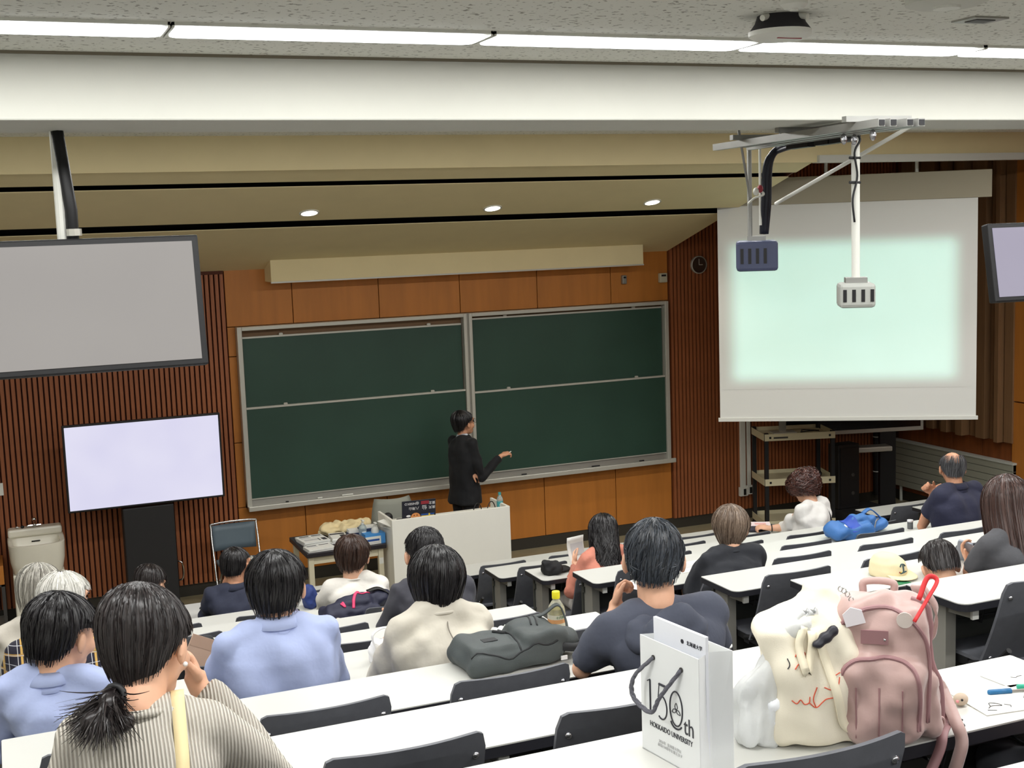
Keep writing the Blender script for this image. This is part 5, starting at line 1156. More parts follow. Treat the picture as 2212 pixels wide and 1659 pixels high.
# ---- lecturer standing at the board
def lecturer():
    Y = WY-.72; H = at_y(1002, 914, Y); f = 0
    org = Vector((at_y(1004, 1060, Y).x, Y, 0)); par = thing('person', 'standing lecturer in black suit and glasses gesturing at the chalkboard', 'person', org)
    R = head_rot(74, -4, 0); hs = 1.12; lat = Vector((.30, -.95, 0)).normalized(); fwd = Vector((.95, .30, 0)).normalized()
    q = lambda x, y: at_y(x, y, Y)
    pel = V3(org.x, Y, .90); N = H+R @ V3(0, -.035, -.10)+V3(0, 0, -.022)
    sp = lambda t: pel*(1-t)+N*t
    SR, SL_ = sp(.85)+lat*.15+V3(0, 0, .01), sp(.85)-lat*.15+V3(0, 0, .01)
    # right arm: held out to the board; left arm folded across
    ER = V3(q(1028, 1024).x, Y-.20, q(1028, 1024).z); WR = V3(q(1072, 980).x, Y-.14, q(1072, 980).z)
    EL = V3(q(1000, 1012).x, Y+.20, q(985, 1020).z); WL = V3(q(1012, 1016).x, Y-.12, q(1012, 1016).z)
    bo = MB(); add_head(bo, H-org, R, hs); bo.tube([H-org+R @ V3(0, -.02, -.03), N-org, sp(.88)-org], [.05, .052, .07], 14)
    bo.loft([[p-org for p in ringz(sp(t), a, c, lat, fwd)] for t, a, c in ((-.1, .13, .10), (.1, .13, .1), (.4, .14, .1), (.75, .165, .1), (.9, .1, .07))])
    for S_, E_, W_, hd in ((SR, ER, WR, (V3(.9, -.1, .25), V3(0, .3, -1), .75, 1)), (SL_, EL, WL, (V3(.6, -.3, -.5), V3(-.3, .4, -.2), .7, -1))):
        bo.tube([S_-org, E_-org, W_-org], [.045, .038, .026], 12); bo.sphere(E_-org, .038); fingers(bo, W_-org, hd[0], hd[1], hd[2], hd[3])
    lg = []
    for e in (-1, 1):
        hp = pel+lat*e*.085-V3(0, 0, .02); kn = hp+fwd*.02; kn.z = .48; an = kn-fwd*.02; an.z = .09; lg.append((hp-org, kn-org, an-org)); bo.tube([hp-org, kn-org, an-org], [.075, .05, .037], 12); bo.tube([an-org, an-org+fwd*.16-V3(0, 0, .055)], [.036, .024], 10)
    blob(bo, 'body', M_skin2, par, .0075, 3); face_parts(H, R, par, org, hs, glasses=True)
    M_suit = cloth('suit_black', (15, 16, 20), .05); M_tr = cloth('trousers_black', (22, 22, 26)); M_sh = cloth('shirt_pale', (198, 204, 214), .03)
    sh = MB(); sh.loft([[p-org for p in ringz(sp(t), a, c, lat, fwd)] for t, a, c in ((-.16, .205, .155), (-.05, .195, .15), (.15, .17, .135), (.35, .168, .135), (.6, .182, .135), (.78, .19, .125), (.87, .15, .10), (.94, .10, .085), (1.0, .066, .062))])
    for S_, E_, W_ in ((SR, ER, WR), (SL_, EL, WL)): sh.tube([S_-org, (S_+E_)/2-org, E_-org, W_*.9+E_*.1-org], [.070, .066, .058, .046], 14); sh.sphere(S_-org, .070); sh.sphere(E_-org, .058)
    blob(sh, 'jacket', M_suit, par, .012, 4, (.006, 18, 4))
    vs_ = MB(); vs_.loft([[p-org for p in ringz(sp(t)+fwd*o_, a, c, lat, fwd, 14)] for t, a, c, o_ in ((.42, .02, .02, .132), (.6, .05, .028, .135), (.8, .065, .04, .108), (.93, .06, .05, .035))]); blob(vs_, 'shirt_front', M_sh, par, .01, 2)
    shirt_collar(M_sh, sc=.78)(dict(N=N-V3(0, 0, .012)+fwd*.012, lat=lat, fwd=fwd, org=org, H=H, par=par))
    tr = MB()
    for hp, kn, an in lg: tr.tube([hp+V3(0, 0, .05), hp, kn, an], [.10, .10, .075, .065], 14)
    blob(tr, 'trousers', M_tr, par, .018, 3)
    for hp, kn, an in lg: blob(MB().sphere(an+fwd*.06-V3(0, 0, .05), (.06, .12, .042), Matrix((lat, fwd, V3(0, 0, 1))).transposed()), 'shoe', M_black, par, .012, 2)
    hair(H, R, org, par, M_hblack, [(0, .05), (35, .045), (60, .01), (80, .0), (105, -.035), (130, -.085), (180, -.095)], A=(.094, .114, .110), n=1000, seed=41, tips=.05, s=hs)
    c = MB().tube([WR+V3(.085, .0, .02), WR+V3(.115, .0, .035)], .005, 8).build('chalk', M_white, None); tag(c, 'short white chalk held out in the lecturer hand', 'chalk')
lecturer()

# =============================================================== THINGS LYING ON THE DESKS
def ribbon(path, w_, side, material, par, name, solid=.003):
    side = Vector(side).normalized() if not isinstance(side, list) else side
    rows = []
    for i, p in enumerate(path):
        t_ = (path[min(i+1, len(path)-1)]-path[max(i-1, 0)]).normalized(); s_ = (side-t_*side.dot(t_)).normalized(); rows.append([p-s_*w_/2, p+s_*w_/2])
    return MB().grid(rows).build(name, material, par, smooth=True, solid=solid)
def rbox(b, x0, x1, y0, y1, z0, z1, r):
    """rounded box for remeshing"""
    b.loft([[Vector((px, py, z)) for px, py in rect(x0+i, x1-i, y0+i, y1-i, (max(.004, r-i*.3),)*4, 4)] for z, i in ((z0, r*.7), (z0+r*.3, r*.25), (z0+r, 0), (z1-r, 0), (z1-r*.3, r*.25), (z1, r*.7))])
z8 = rowZ(8)
# --- paper carrier bag with printed lettering
A_, B_ = at_z(1388, 1616, z8), at_z(1513, 1686, z8); ux_ = (B_-A_).normalized(); pw = (B_-A_).length; vy = Vector((-ux_.y, ux_.x, 0))
ph = at_y(1376, 1371, A_.y).z-z8; pdp = .095
t = thing('paper_bag', 'white paper carrier bag printed 150th with grey rope handles', 'bag', A_, math.atan2(ux_.y, ux_.x))
M_pb = mat('bag_paper', (226, 228, 228), .45); M_ink = mat('ink_dark', (40, 40, 48), .5); M_rope = mat('rope_grey', (92, 92, 100), .8, bump=.5, bs=300, stretch=(1, 1, 1))
th = .002
MB().box(0, pw, 0, th, 0, ph).build('front_panel', M_pb, t); MB().box(0, pw, pdp-th, pdp, 0, ph).build('back_panel', M_pb, t)
for x0 in (0, pw-th): MB().add([(x0, th, 0), (x0+th, th, 0), (x0+th, pdp-th, 0), (x0, pdp-th, 0), (x0, th, ph), (x0+th, th, ph), (x0+th, pdp-th, ph), (x0, pdp-th, ph), (x0+(.012 if x0 == 0 else -.012), pdp/2, 0), (x0+(.02 if x0 == 0 else -.02), pdp/2, ph)], [(0, 8, 9, 4), (8, 3, 7, 9), (1, 5, 9, 8), (8, 9, 6, 2)]).build('gusset', M_pb, t)
MB().box(0, pw, 0, pdp, 0, .003).build('bottom', M_pb, t)
def rope(yy, x0, x1, z0, drop, out_, name):
    pts = catmull([(x0, yy, z0), (x0-.035, yy-out_*.8, z0-drop*.45), (x0-.03, yy-out_, z0-drop*.85), (x0+.035, yy-out_, z0-drop), ((x0+x1)/2+.01, yy-out_*.8, z0-drop*.62), (x1, yy, z0)], 10)
    b = MB()
    for s_ in range(3):
        b.tube([p+Vector((math.cos(i*.7+s_*2.094)*.0025, math.sin(i*.7+s_*2.094)*.0025, math.sin(i*.7+s_*2.094)*.0015)) for i, p in enumerate(pts)], .0034, 7)
    b.build(name, M_rope, t, smooth=True)
rope(-.002, pw*.24, pw*.72, ph*.85, ph*.40, .035, 'rope_handle'); rope(pdp+.003, pw*.24, pw*.72, ph*.85, -.0 if 0 else ph*.3, -.03, 'rope_handle')
for x in (.24, .72): MB().lathe([(.006, 0), (.006, .002)], 12, Matrix.Translation((pw*x, -.0005, ph*.85)) @ Matrix.Rotation(math.pi/2, 4, 'X')).build('eyelet', M_dk, t)
FP = lambda x, z: Matrix.Translation((x*pw, -.0008, z*ph)) @ Matrix.Rotation(math.pi/2, 4, 'X')
def stroke(pts, r, par=None): return MB().tube([(x*pw, -.0008, z*ph) for x, z in pts], r, 6, flat=1).build('print_stroke', M_ink, par or t)
def arc(cx, cz, rx, rz, a0, a1, n=20): return [(cx+rx*math.cos(math.radians(a0+(a1-a0)*i/n)), cz+rz*math.sin(math.radians(a0+(a1-a0)*i/n))) for i in range(n+1)]
stroke([(.17, .645), (.17, .37)], .0022); stroke([(.12, .625), (.17, .648)], .0012); stroke([(.12, .365), (.22, .365)], .0012)
stroke([(.33, .645), (.47, .645)], .0028); stroke([(.33, .645), (.31, .53)], .0011); stroke([(.31, .53)]+arc(.37, .45, .09, .10, 95, -125, 20), .0018)
stroke(arc(.62, .50, .105, .145, 0, 360, 36), .0018); stroke(arc(.62, .40, .10, .07, 200, 330, 14), .0020)
for a in (90, 210, 330):
    ca, sa_ = math.cos(math.radians(a)), math.sin(math.radians(a)); L = [(0, 0), (.025, .045), (0, .09), (-.025, .045), (0, 0)]
    P_ = catmull([(0, 0, 0), (.022, 0, .035), (0, 0, .08), (-.022, 0, .035), (0, 0, 0)], 5); stroke([(.62+(p.x*sa_+p.z*ca)*1.0, .49+(-p.x*ca+p.z*sa_)*.72) for p in P_], .0009)
text('th', .055, M_ink, t, FP(.83, .385), sx=.8); text('HOKKAIDO UNIVERSITY', .0175, M_ink, t, FP(.52, .265), sx=.80)
text('2026年  北海道大学は', .0085, M_printl, t, FP(.5, .15)); text('創基150周年を迎えます', .0085, M_printl, t, FP(.5, .115))
t2 = thing('document_folder', 'white folder with 150 and small university crest standing in the paper bag', 'folder', A_+vy*.03+Vector((0, 0, .03)), math.atan2(ux_.y, ux_.x))
fh = at_y(1388, 1333, A_.y).z-z8-.03; MB().box(.012, pw-.012, 0, .008, 0, fh).build('cover', mat('folder_white', (232, 234, 240), .4), t2)
MB().box(.02, pw-.02, .009, .016, 0, fh-.02).build('papers', M_paper, t2)
text('150', .045, M_ink, t2, Matrix.Translation((pw*.48, -.0006, fh-.092)) @ Matrix.Rotation(math.pi/2, 4, 'X'), sx=.7); text('北海道大学', .011, M_ink, t2, Matrix.Translation((pw*.76, -.0006, fh-.03)) @ Matrix.Rotation(math.pi/2, 4, 'X')); MB().lathe([(.005, 0), (.005, .0008)], 12, Matrix.Translation((pw*.56, -.0004, fh-.03)) @ Matrix.Rotation(math.pi/2, 4, 'X')).build('crest', M_ink, t2)
# --- cream tote bag
p = at_z(1768, 1592, z8); t = thing('tote_bag', 'cream cotton tote bag with red cloud line drawing and hanging handle', 'bag', p, math.radians(-12))
M_tote = mat('tote_cotton', (236, 228, 208), .8, bump=.12, bs=500)
def sup(c, rx, ry, z, e=.6, n=24): return [Vector((c[0]+rx*math.copysign(abs(math.cos(q))**e, math.cos(q)), c[1]+ry*math.copysign(abs(math.sin(q))**e, math.sin(q)), z)) for q in [2*math.pi*i/n for i in range(n)]]
b = MB(); b.loft([sup((0, 0), .105, .07, .002), sup((0, 0), .118, .078, .02), sup((-.005, 0), .125, .082, .12), sup((-.01, 0), .122, .078, .21), sup((-.03, .01), .118, .066, .27), sup((-.02, .015), .085, .045, .31), sup((.0, .02), .045, .03, .345)]); b.sphere((-.085, .0, .26), (.05, .05, .035)); b.sphere((.01, .02, .345), (.04, .03, .03)).sphere((-.05, -.02, .29), (.05, .03, .03))
body = blob(b, 'bag_body', M_tote, t, .0065, 4, (.006, 34, 9, (1, 1, .6))); T = bvh(body)
hp_ = drape(T, [(x, 0, z) for x, z in [(q.x, q.z) for q in catmull([(-.035, 0, .285), (-.02, 0, .22), (.005, 0, .12), (.03, 0, .055), (.07, 0, .05), (.095, 0, .10), (.10, 0, .20), (.085, 0, .25)], 6)]], (0, 1, 0), .006)
ribbon(hp_, .020, (1, 0, .2), mat('tote_handle', (240, 230, 204), .75), t, 'handle', .004)
hp2 = drape(T, [(x, 0, z) for x, z in [(q.x, q.z) for q in catmull([(-.06, 0, .29), (-.075, 0, .25), (-.065, 0, .19), (-.05, 0, .23), (-.045, 0, .28)], 6)]], (0, 1, 0), .008)
ribbon(hp2, .018, (1, 0, .2), mat('tote_handle', (240, 230, 204), .75), t, 'handle', .004)
M_red = mat('ink_red', (206, 84, 54), .6)
def scallop(pts, n=5): return drape(T, [(q.x, 0, q.z) for q in catmull([(x, 0, z) for x, z in pts], n)], (0, 1, 0), .0012)
for L in ([(-.095, .125), (-.085, .118), (-.078, .128), (-.07, .118), (-.06, .122), (-.058, .135)], [(-.06, .122), (-.045, .11), (-.03, .12), (-.02, .128), (.0, .135), (-.005, .155), (.005, .165)], [(-.045, .11), (-.05, .13), (-.04, .155)], [(-.025, .155), (-.01, .15), (.005, .158), (.012, .175)], [(-.01, .185), (.0, .18), (.015, .184)], [(-.085, .225), (-.075, .235), (-.06, .23), (-.065, .215)], [(-.09, .20), (-.08, .21), (-.07, .205)]):
    MB().tube(scallop(L), .0013, 5).build('line_print', M_red, t)
for L in ([(-.105, .20), (-.10, .21), (-.103, .222)],): MB().tube(scallop(L), .0013, 5).build('line_print', M_ink, t)
o = blob(MB().sphere((0, 0, 0), (.018, .014, .014)).sphere((.02, 0, .012), (.014, .012, .014)).sphere((-.02, 0, -.012), (.016, .012, .01)), 'hair_band', M_ink, None, .005, 2, None, t.matrix_basis @ Vector((-.015, -.075, .265))); tag(o, 'dark knotted band tied round the tote bag neck', 'band')
# --- white plastic bag leaning on the tote
p = at_z(1640, 1600, z8); t = thing('plastic_bag', 'slumped white plastic shopping bag against the cream tote', 'bag', p, math.radians(-10))
M_poly = mat('polythene', (238, 240, 240), .3, trans=.25, alpha=.93, bump=.25, bs=40)
b = MB(); b.loft([sup((0, 0), .055, .045, .002, .8), sup((0, 0), .062, .052, .03, .8), sup((-.005, 0), .058, .046, .10, .8), sup((.015, -.01), .04, .035, .16, .9), sup((.035, -.03), .034, .024, .21, .9), sup((.06, -.05), .03, .018, .26, .9), sup((.085, -.06), .02, .012, .30, .9)])
body = blob(b, 'bag_body', M_poly, t, .006, 2, (.007, 60, 10, (1.6, 1.6, .4)))
for dx, sg in ((0, 1), (.018, -1)):
    P_ = catmull([(.045+dx*.3, -.042, .22), (.075+dx, -.06, .30), (.095+dx, -.055, .315), (.09+dx, -.062, .26), (.07+dx*.5, -.065, .20)], 6); ribbon(P_, .018, (1, .2, .2), M_poly, t, 'handle', .003)
blob(MB().sphere((.035, -.048, .085), (.04, .012, .035)), 'label_sheet', mat('sheet_white', (240, 242, 246), .4), t, .005, 2, (.004, 70, 4))
# --- pink backpack
p = at_z(1898, 1588, z8); t = thing('pink_backpack', 'dusty pink nylon backpack with keychain and red strap', 'backpack', p, math.radians(-38))
M_pink = mat('nylon_pink', (184, 154, 148), .42, bump=.12, bs=35, sheen=.3, var=.04, vs=14); M_pinkd = mat('nylon_pink_dark', (150, 112, 114), .5); M_zip = mat('zip_tape', (160, 122, 124), .6)
b = MB(); rbox(b, -.11, .11, -.07, .09, .0, .33, .055); rbox(b, -.10, .10, -.10, .0, .005, .22, .04); b.sphere((0, .01, .30), (.09, .07, .045)); rbox(b, .085, .135, -.04, .06, .01, .16, .025); rbox(b, -.135, -.085, -.04, .06, .01, .16, .025)
body = blob(b, 'bag_body', M_pink, t, .0075, 4, (.0045, 38, 12)); T = bvh(body)
def zipline(pts, d, w_=.006, nm='zip'):
    P_ = drape(T, catmull(pts, 6), d, .002); z_ = MB().tube(P_, w_, 6, flat=.5).build(nm, M_zip, t, smooth=True); MB().tube([q-Vector(d)*.003 for q in P_], .0015, 5).build('zip_teeth', M_pinkd, z_)
zipline([(-.105, 0, .04), (-.108, 0, .20), (-.09, 0, .27), (-.04, 0, .315), (.04, 0, .315), (.09, 0, .27), (.108, 0, .20), (.105, 0, .06)], (0, 1, 0)); zipline([(-.085, 0, .05), (-.085, 0, .16), (-.06, 0, .205), (0, 0, .215), (.06, 0, .205), (.085, 0, .16), (.085, 0, .05)], (0, 1, 0))
zipline([(-.3, .02, .02), (-.3, .02, .16), (-.3, .01, .28), (-.3, 0, .33)], (1, 0, 0), .008, 'side_zip'); zipline([(.3, .02, .02), (.3, .02, .16), (.3, .01, .28), (.3, 0, .33)], (-1, 0, 0), .008, 'side_zip')
for x in (-.05, .0, .05): MB().tube(drape(T, [(x, 0, z) for z in (.03, .07, .11, .15)], (0, 1, 0), .001), .0018, 5).build('seam', M_pinkd, t)
MB().tube(catmull([(-.035, .06, .325), (-.03, .06, .35), (.03, .06, .35), (.035, .06, .325)], 6), .009, 8).build('top_handle', M_pink, t, smooth=True)
MB().box(-.03, .03, -.004, .0, -.016, .016, Matrix.Translation(drape(T, [(-.01, 0, .26)], (0, 1, 0), .002)[0])).build('patch', M_pinkd, t); MB().sphere(drape(T, [(.012, 0, .255)], (0, 1, 0), .004)[0], .004).build('stud', M_steel, t)
for i in range(6): MB().tube([Vector((-.085+.008*i+.005*math.cos(a), -.02-.006*i, .352-.008*i*i*.25+.006*math.sin(a))) for a in [j*.785 for j in range(9)]], .0014, 5, cap=False).build('chain_link', M_steel, t)
q0 = drape(T, [(-.05, 0, .285)], (0, 1, 0), .006)[0]
MB().prism([(-.022, 0), (.022, 0), (.022, .03), (0, .042), (-.022, .03)], 0, .004, Matrix.Translation(q0) @ Matrix.Rotation(math.pi/2, 4, 'X') @ Matrix.Rotation(.3, 4, 'Z')).build('charm_tag', mat('charm_white', (228, 222, 226), .4), t)
q1 = drape(T, [(.055, 0, .30)], (0, 1, 0), .005)[0]; MB().lathe([(.018, 0), (.018, .004)], 18, Matrix.Translation(q1) @ Matrix.Rotation(math.pi/2, 4, 'X')).build('zip_pull', mat('pull_beige', (206, 194, 186), .4), t)
MB().tube(catmull([q1+Vector((.02, -.01, .0)), q1+Vector((.05, .01, .05)), q1+Vector((.07, .03, .085)), q1+Vector((.05, .035, .09)), q1+Vector((.03, .01, .045))], 6), .006, 8, flat=.5).build('red_strap', mat('strap_red', (214, 52, 56), .5), t, smooth=True)
# straps hang on the back, over the desk edge
e = Vector((1, 0, 0)); Mi = t.matrix_basis.inverted()
def L_(x, y, Y): return Mi @ at_y(x, y, Y)
yn = rowY(8)-DD
S1 = catmull([Vector((.085, .095, .335)), Vector((.11, .11, .26)), Vector((.10, .115, .15)), L_(2030, 1480, yn+.10), L_(2065, 1560, yn-.0), L_(2078, 1600, yn-.03), L_(2070, 1640, yn-.035), L_(2050, 1700, yn-.03)], 6)
ribbon(S1, .028, (1, -.6, 0), M_pink, t, 'shoulder_strap', .008)
S2 = catmull([Vector((.06, .10, .06)), L_(2040, 1545, yn+.05), L_(2036, 1585, yn-.012), L_(2030, 1620, yn-.03), L_(2000, 1690, yn-.03)], 6); ribbon(S2, .024, (1, -.6, 0), M_pinkd, t, 'webbing_strap', .004)
MB().tube([L_(2032+8*math.cos(a), 1560+11*math.sin(a), yn-.016) for a in [j*.5236 for j in range(13)]], .0035, 6, cap=False).build('buckle_ring', mat('buckle_pink', (196, 160, 156), .4), t)
ribbon(catmull([Vector((.10, .10, .33)), Vector((.13, .10, .28)), Vector((.125, .105, .22)), Vector((.10, .10, .19))], 6), .016, (0, .3, 1), M_pink, t, 'side_loop', .005)
# --- papers, pens and charms at the end of that desk
def flat_sheet(label, x, y, z, w_, d_, rz, lines=(), name='paper_sheet', m_=None, cat='paper'):
    p = at_z(x, y, z); t = thing(name, label, cat, p+Vector((0, 0, .0008)), rz); MB().box(-w_/2, w_/2, -d_/2, d_/2, 0, .0016).build('sheet', m_ or M_paper, t)
    for (x0, x1, y0, y1, mm) in lines: MB().box(x0*w_, x1*w_, y0*d_, y1*d_, .0016, .0022).build('print', mm, t)
    return t
t = flat_sheet('white drawing sheet with loose ink sketch beside the pink backpack', 2168, 1512, z8, .20, .15, math.radians(-8))
for L in ([(-.07, -.04), (-.055, -.03), (-.03, -.035), (-.035, -.02), (-.05, -.012), (-.058, -.028)], [(-.02, -.03), (-.01, -.04), (-.015, -.05)], [(-.08, -.05), (-.06, -.058)], [(.05, -.01), (.07, .01), (.095, .005)], [(.06, -.03), (.09, -.02)]): MB().tube(catmull([(x, y, .002) for x, y in L], 5), .0011, 5).build('ink_line', M_dk, t)
t = flat_sheet('second white sheet with small doodle near the desk end', 2195, 1462, z8, .15, .10, math.radians(4)); MB().tube(catmull([(-.02, 0, .002), (-.01, -.008, .002), (.0, -.004, .002), (.012, -.006, .002)], 4), .001, 5).build('ink_line', M_dk, t)
def pen(label, a, c, m1, m2):
    A1, C1 = at_z(*a, z8+.007), at_z(*c, z8+.007); t = thing('pen', label, 'pen', A1); d = (C1-A1)
    MB().tube([(0, 0, 0), d*.02, d*.05, d*.62], [.002, .006, .007, .007], 10).build('barrel', m1, t, smooth=True); MB().tube([d*.62, d], [.0035, .0035], 8).build('shaft', m2, t)
pen('blue felt pen on the drawing sheets', (2133, 1496), (2215, 1490), mat('pen_blue', (40, 110, 160), .35), M_tray)
pen('green pen tip at the desk end', (2196, 1484), (2255, 1482), mat('pen_green', (50, 170, 140), .35), M_tray)
for x, y, lab, c in ((2075, 1524, 'small round beige animal charm on the desk', (196, 178, 158)), (2018, 1512, 'round cream charm half under the backpack strap', (214, 208, 196))):
    p = at_z(x, y, z8); t = thing('charm', lab, 'charm', p); MB().sphere((0, 0, .016), (.02, .016, .016)).build('charm_body', mat('charm_%d' % x, c, .6), t, smooth=True); MB().sphere((-.008, -.014, .02), .003).build('charm_eye', M_black, t); MB().sphere((-.017, -.008, .016), .004).build('charm_cheek', mat('charm_pink', (226, 150, 150), .6), t)
o = MB().tube(catmull([at_z(2078, 1555, z8+.004), at_z(2070, 1562, z8+.004), at_z(2082, 1566, z8+.004), at_z(2080, 1572, z8+.004)], 5), .003, 6).build('cord', M_black, None); tag(o, 'small black cord end by the backpack strap', 'cord')

# --- dark grey backpack lying on the eighth-row desk
z6 = rowZ(6); p = at_z(1118, 1428, z6); t = thing('grey_backpack', 'dark green-grey backpack lying flat on the desk before the slate hood', 'backpack', p, math.radians(2))
M_gb = mat('nylon_grey', (72, 78, 78), .6, var=.06, vs=10, bump=.15, bs=300); M_gbd = mat('nylon_dark', (36, 38, 40), .6)
b = MB(); rbox(b, -.235, .15, -.12, .13, .0, .085, .035); rbox(b, -.225, -.02, -.10, .12, .05, .105, .03); rbox(b, -.02, .17, -.10, .12, .03, .125, .035); b.sphere((.17, .0, .06), (.07, .10, .05)); b.sphere((.06, .05, .11), (.08, .06, .035))
body = blob(b, 'bag_body', M_gb, t, .0085, 4, (.004, 26, 13)); T = bvh(body)
for L in ([(-.22, -.09, 0), (-.10, -.11, 0), (.0, -.105, 0), (.12, -.10, 0)], [(-.03, -.11, 0), (-.02, .0, 0), (-.03, .12, 0)], [(.06, .0, 0), (.075, .06, 0), (.07, .11, 0)], [(.085, .0, 0), (.10, .06, 0), (.095, .11, 0)]): MB().tube(drape(T, catmull(L, 6), (0, 0, -1), .0005), .0035, 6).build('zip', M_gbd, t, smooth=True)
MB().box(-.028, .028, -.018, .018, 0, .003, Matrix.Translation(drape(T, [(-.12, -.02, 0)], (0, 0, -1), 0)[0])).build('patch', M_gbd, t, bevel=.001)
ribbon(catmull([Vector((.10, .08, .13)), Vector((.15, .08, .135)), Vector((.205, .07, .165)), Vector((.225, .05, .12)), Vector((.215, .0, .06))], 6), .026, (.3, 1, 0), M_gb, t, 'carry_handle', .006)
ribbon(catmull([Vector((.10, -.09, .07)), Vector((.18, -.11, .055)), Vector((.24, -.08, .05)), Vector((.25, -.02, .03)), Vector((.20, .03, .03))], 6), .03, (0, .5, 1), M_gbd, t, 'shoulder_strap', .008)
MB().tube(drape(T, catmull([(-.07, .06, 0), (-.05, .02, 0), (-.03, .04, 0), (-.045, .07, 0)], 5), (0, 0, -1), .004), .006, 6).build('strap_loop', M_gbd, t)
MB().box(.12, .145, -.125, -.12, .02, .035).build('tag', M_sw, t)
# --- tea bottle
p = at_z(1204, 1390, z6); t = thing('tea_bottle', 'clear drink bottle with yellow cap and printed label', 'bottle', p)
M_pet = mat('pet_clear', (238, 240, 228), .08, trans=.75, alpha=.9, ior=1.3); M_tea = mat('tea_pale', (232, 220, 160), .15, trans=.4); M_ycap = mat('cap_yellow', (232, 222, 44), .4); M_lblo = mat('label_orange', (226, 166, 110), .5); M_lbl = mat('label_cream', (226, 222, 200), .45)
MB().lathe([(.030, 0), (.034, .006), (.034, .13), (.031, .145), (.018, .168), (.0135, .172), (.0135, .185)], 20).build('body', M_pet, t, smooth=.7); MB().lathe([(.029, .003), (.0325, .008), (.0325, .125), (.028, .14)], 20).build('tea', M_tea, t, smooth=.7)
MB().lathe([(.0345, .045), (.0345, .12)], 20).build('label_band', M_lbl, t, smooth=.7); MB().lathe([(.0349, .088), (.0349, .103)], 20).build('label_stripe', M_lblo, t, smooth=.7); MB().lathe([(.0349, .05), (.0349, .066)], 20).build('label_stripe', mat('label_pink', (232, 200, 176), .5), t, smooth=.7)
MB().lathe([(.0155, .18), (.0155, .205), (.0145, .207)], 18).build('cap', M_ycap, t, smooth=.7)
text('十六茶', .012, mat('ink_green', (60, 120, 50), .5), t, Matrix.Translation((0, -.0353, .112)) @ Matrix.Rotation(math.pi/2, 4, 'X')); text('TEA', .012, mat('ink_brown', (130, 110, 40), .5), t, Matrix.Translation((-.004, -.0353, .077)) @ Matrix.Rotation(math.pi/2, 4, 'X'))
# --- crumpled tissue and white shopper beside the linen jacket
o = blob(MB().sphere((0, 0, .02), (.04, .03, .022)).sphere((.02, .01, .04), (.018, .014, .02)), 'tissue', M_paper, None, .005, 1, (.008, 90, 3), at_z(1082, 1386, z6)); tag(o, 'crumpled white tissue beside the dark grey backpack', 'tissue')
z5 = rowZ(5); p = at_z(826, 1428, z5); t = thing('white_shopper', 'small white shopping bag with brown lining left of the linen jacket', 'bag', p, .3)
M_wb = mat('shopper_white', (236, 236, 236), .5)
b = MB(); b.loft([sup((0, 0), .05, .035, .002), sup((0, 0), .055, .04, .05), sup((.005, 0), .05, .03, .09)]); blob(b, 'bag_body', M_wb, t, .006, 2, (.004, 60, 3)); blob(MB().sphere((.02, -.03, .05), (.028, .016, .03)), 'lining', mat('lining_brown', (112, 92, 84), .7), t, .005, 2)
ribbon(catmull([Vector((-.045, -.02, .07)), Vector((-.055, -.02, .13)), Vector((.0, -.02, .15)), Vector((.045, -.02, .12)), Vector((.05, -.02, .08))], 6), .014, (0, 1, .2), M_wb, t, 'handle', .003)
# --- black jacket with a tan envelope, sixth row seat beside the blue shirt
cx = at_y(432, 1420, rowY(5)+.40)
o = blob(MB().sphere((0, 0, .0), (.13, .06, .10)).sphere((.03, .03, .08), (.10, .05, .08)).sphere((-.06, .02, .05), (.08, .05, .09)), 'black_jacket', cloth('jacket_black', (34, 36, 40), .1), None, .01, 4, (.010, 30, 7), (cx.x-.02, rowY(5)+.46, rowF(4)+.76)); tag(o, 'crumpled black jacket over the chair beside the light blue shirt', 'jacket')
t = thing('envelope', 'tan paper envelope sticking up beside the black jacket', 'envelope', (at_y(412, 1400, rowY(5)+.40).x, rowY(5)+.38, at_y(412, 1425, rowY(5)+.38).z-.06), .3); MB().box(-.07, .06, 0, .006, 0, .16, Matrix.Rotation(.5, 4, 'Y')).build('body', mat('envelope_tan', (196, 166, 146), .7), t); MB().box(-.07, .06, -.001, 0, .11, .16, Matrix.Rotation(.5, 4, 'Y')).build('flap', mat('envelope_flap', (186, 156, 136), .7), t)
# --- navy backpack with pink trim, fourth row desk; jacket on the chair behind it
z2 = rowZ(2); p = at_z(768, 1338, z2); t = thing('navy_backpack', 'navy backpack with bright pink trim lying on the desk', 'backpack', p, math.radians(4))
M_nb = mat('nylon_navy', (34, 36, 58), .6, var=.08, bump=.15, bs=200); M_pk = mat('trim_pink', (224, 64, 110), .5)
b = MB(); rbox(b, -.21, .14, -.10, .12, .0, .09, .04); b.sphere((.02, .03, .10), (.14, .08, .05)); b.sphere((.17, .05, .09), (.09, .08, .06)); b.sphere((-.12, .0, .07), (.09, .08, .05))
body = blob(b, 'bag_body', M_nb, t, .010, 4, (.007, 28, 5)); T = bvh(body)
for L, r in (([(-.03, -.06, 0), (.0, .0, 0), (.04, .05, 0), (.05, .08, 0)], .010), ([(.02, .03, 0), (.06, .01, 0), (.11, .03, 0)], .006), ([(-.10, -.03, 0), (-.08, -.05, 0), (-.085, -.02, 0)], .008)): MB().tube(drape(T, catmull(L, 5), (0, 0, -1), .002), r, 6, flat=.6).build('pink_trim', M_pk, t, smooth=True)
ribbon(catmull([Vector((.10, .05, .15)), Vector((.18, .04, .16)), Vector((.26, .0, .10)), Vector((.25, -.05, .05))], 6), .03, (0, 1, .3), M_black, t, 'strap', .006)
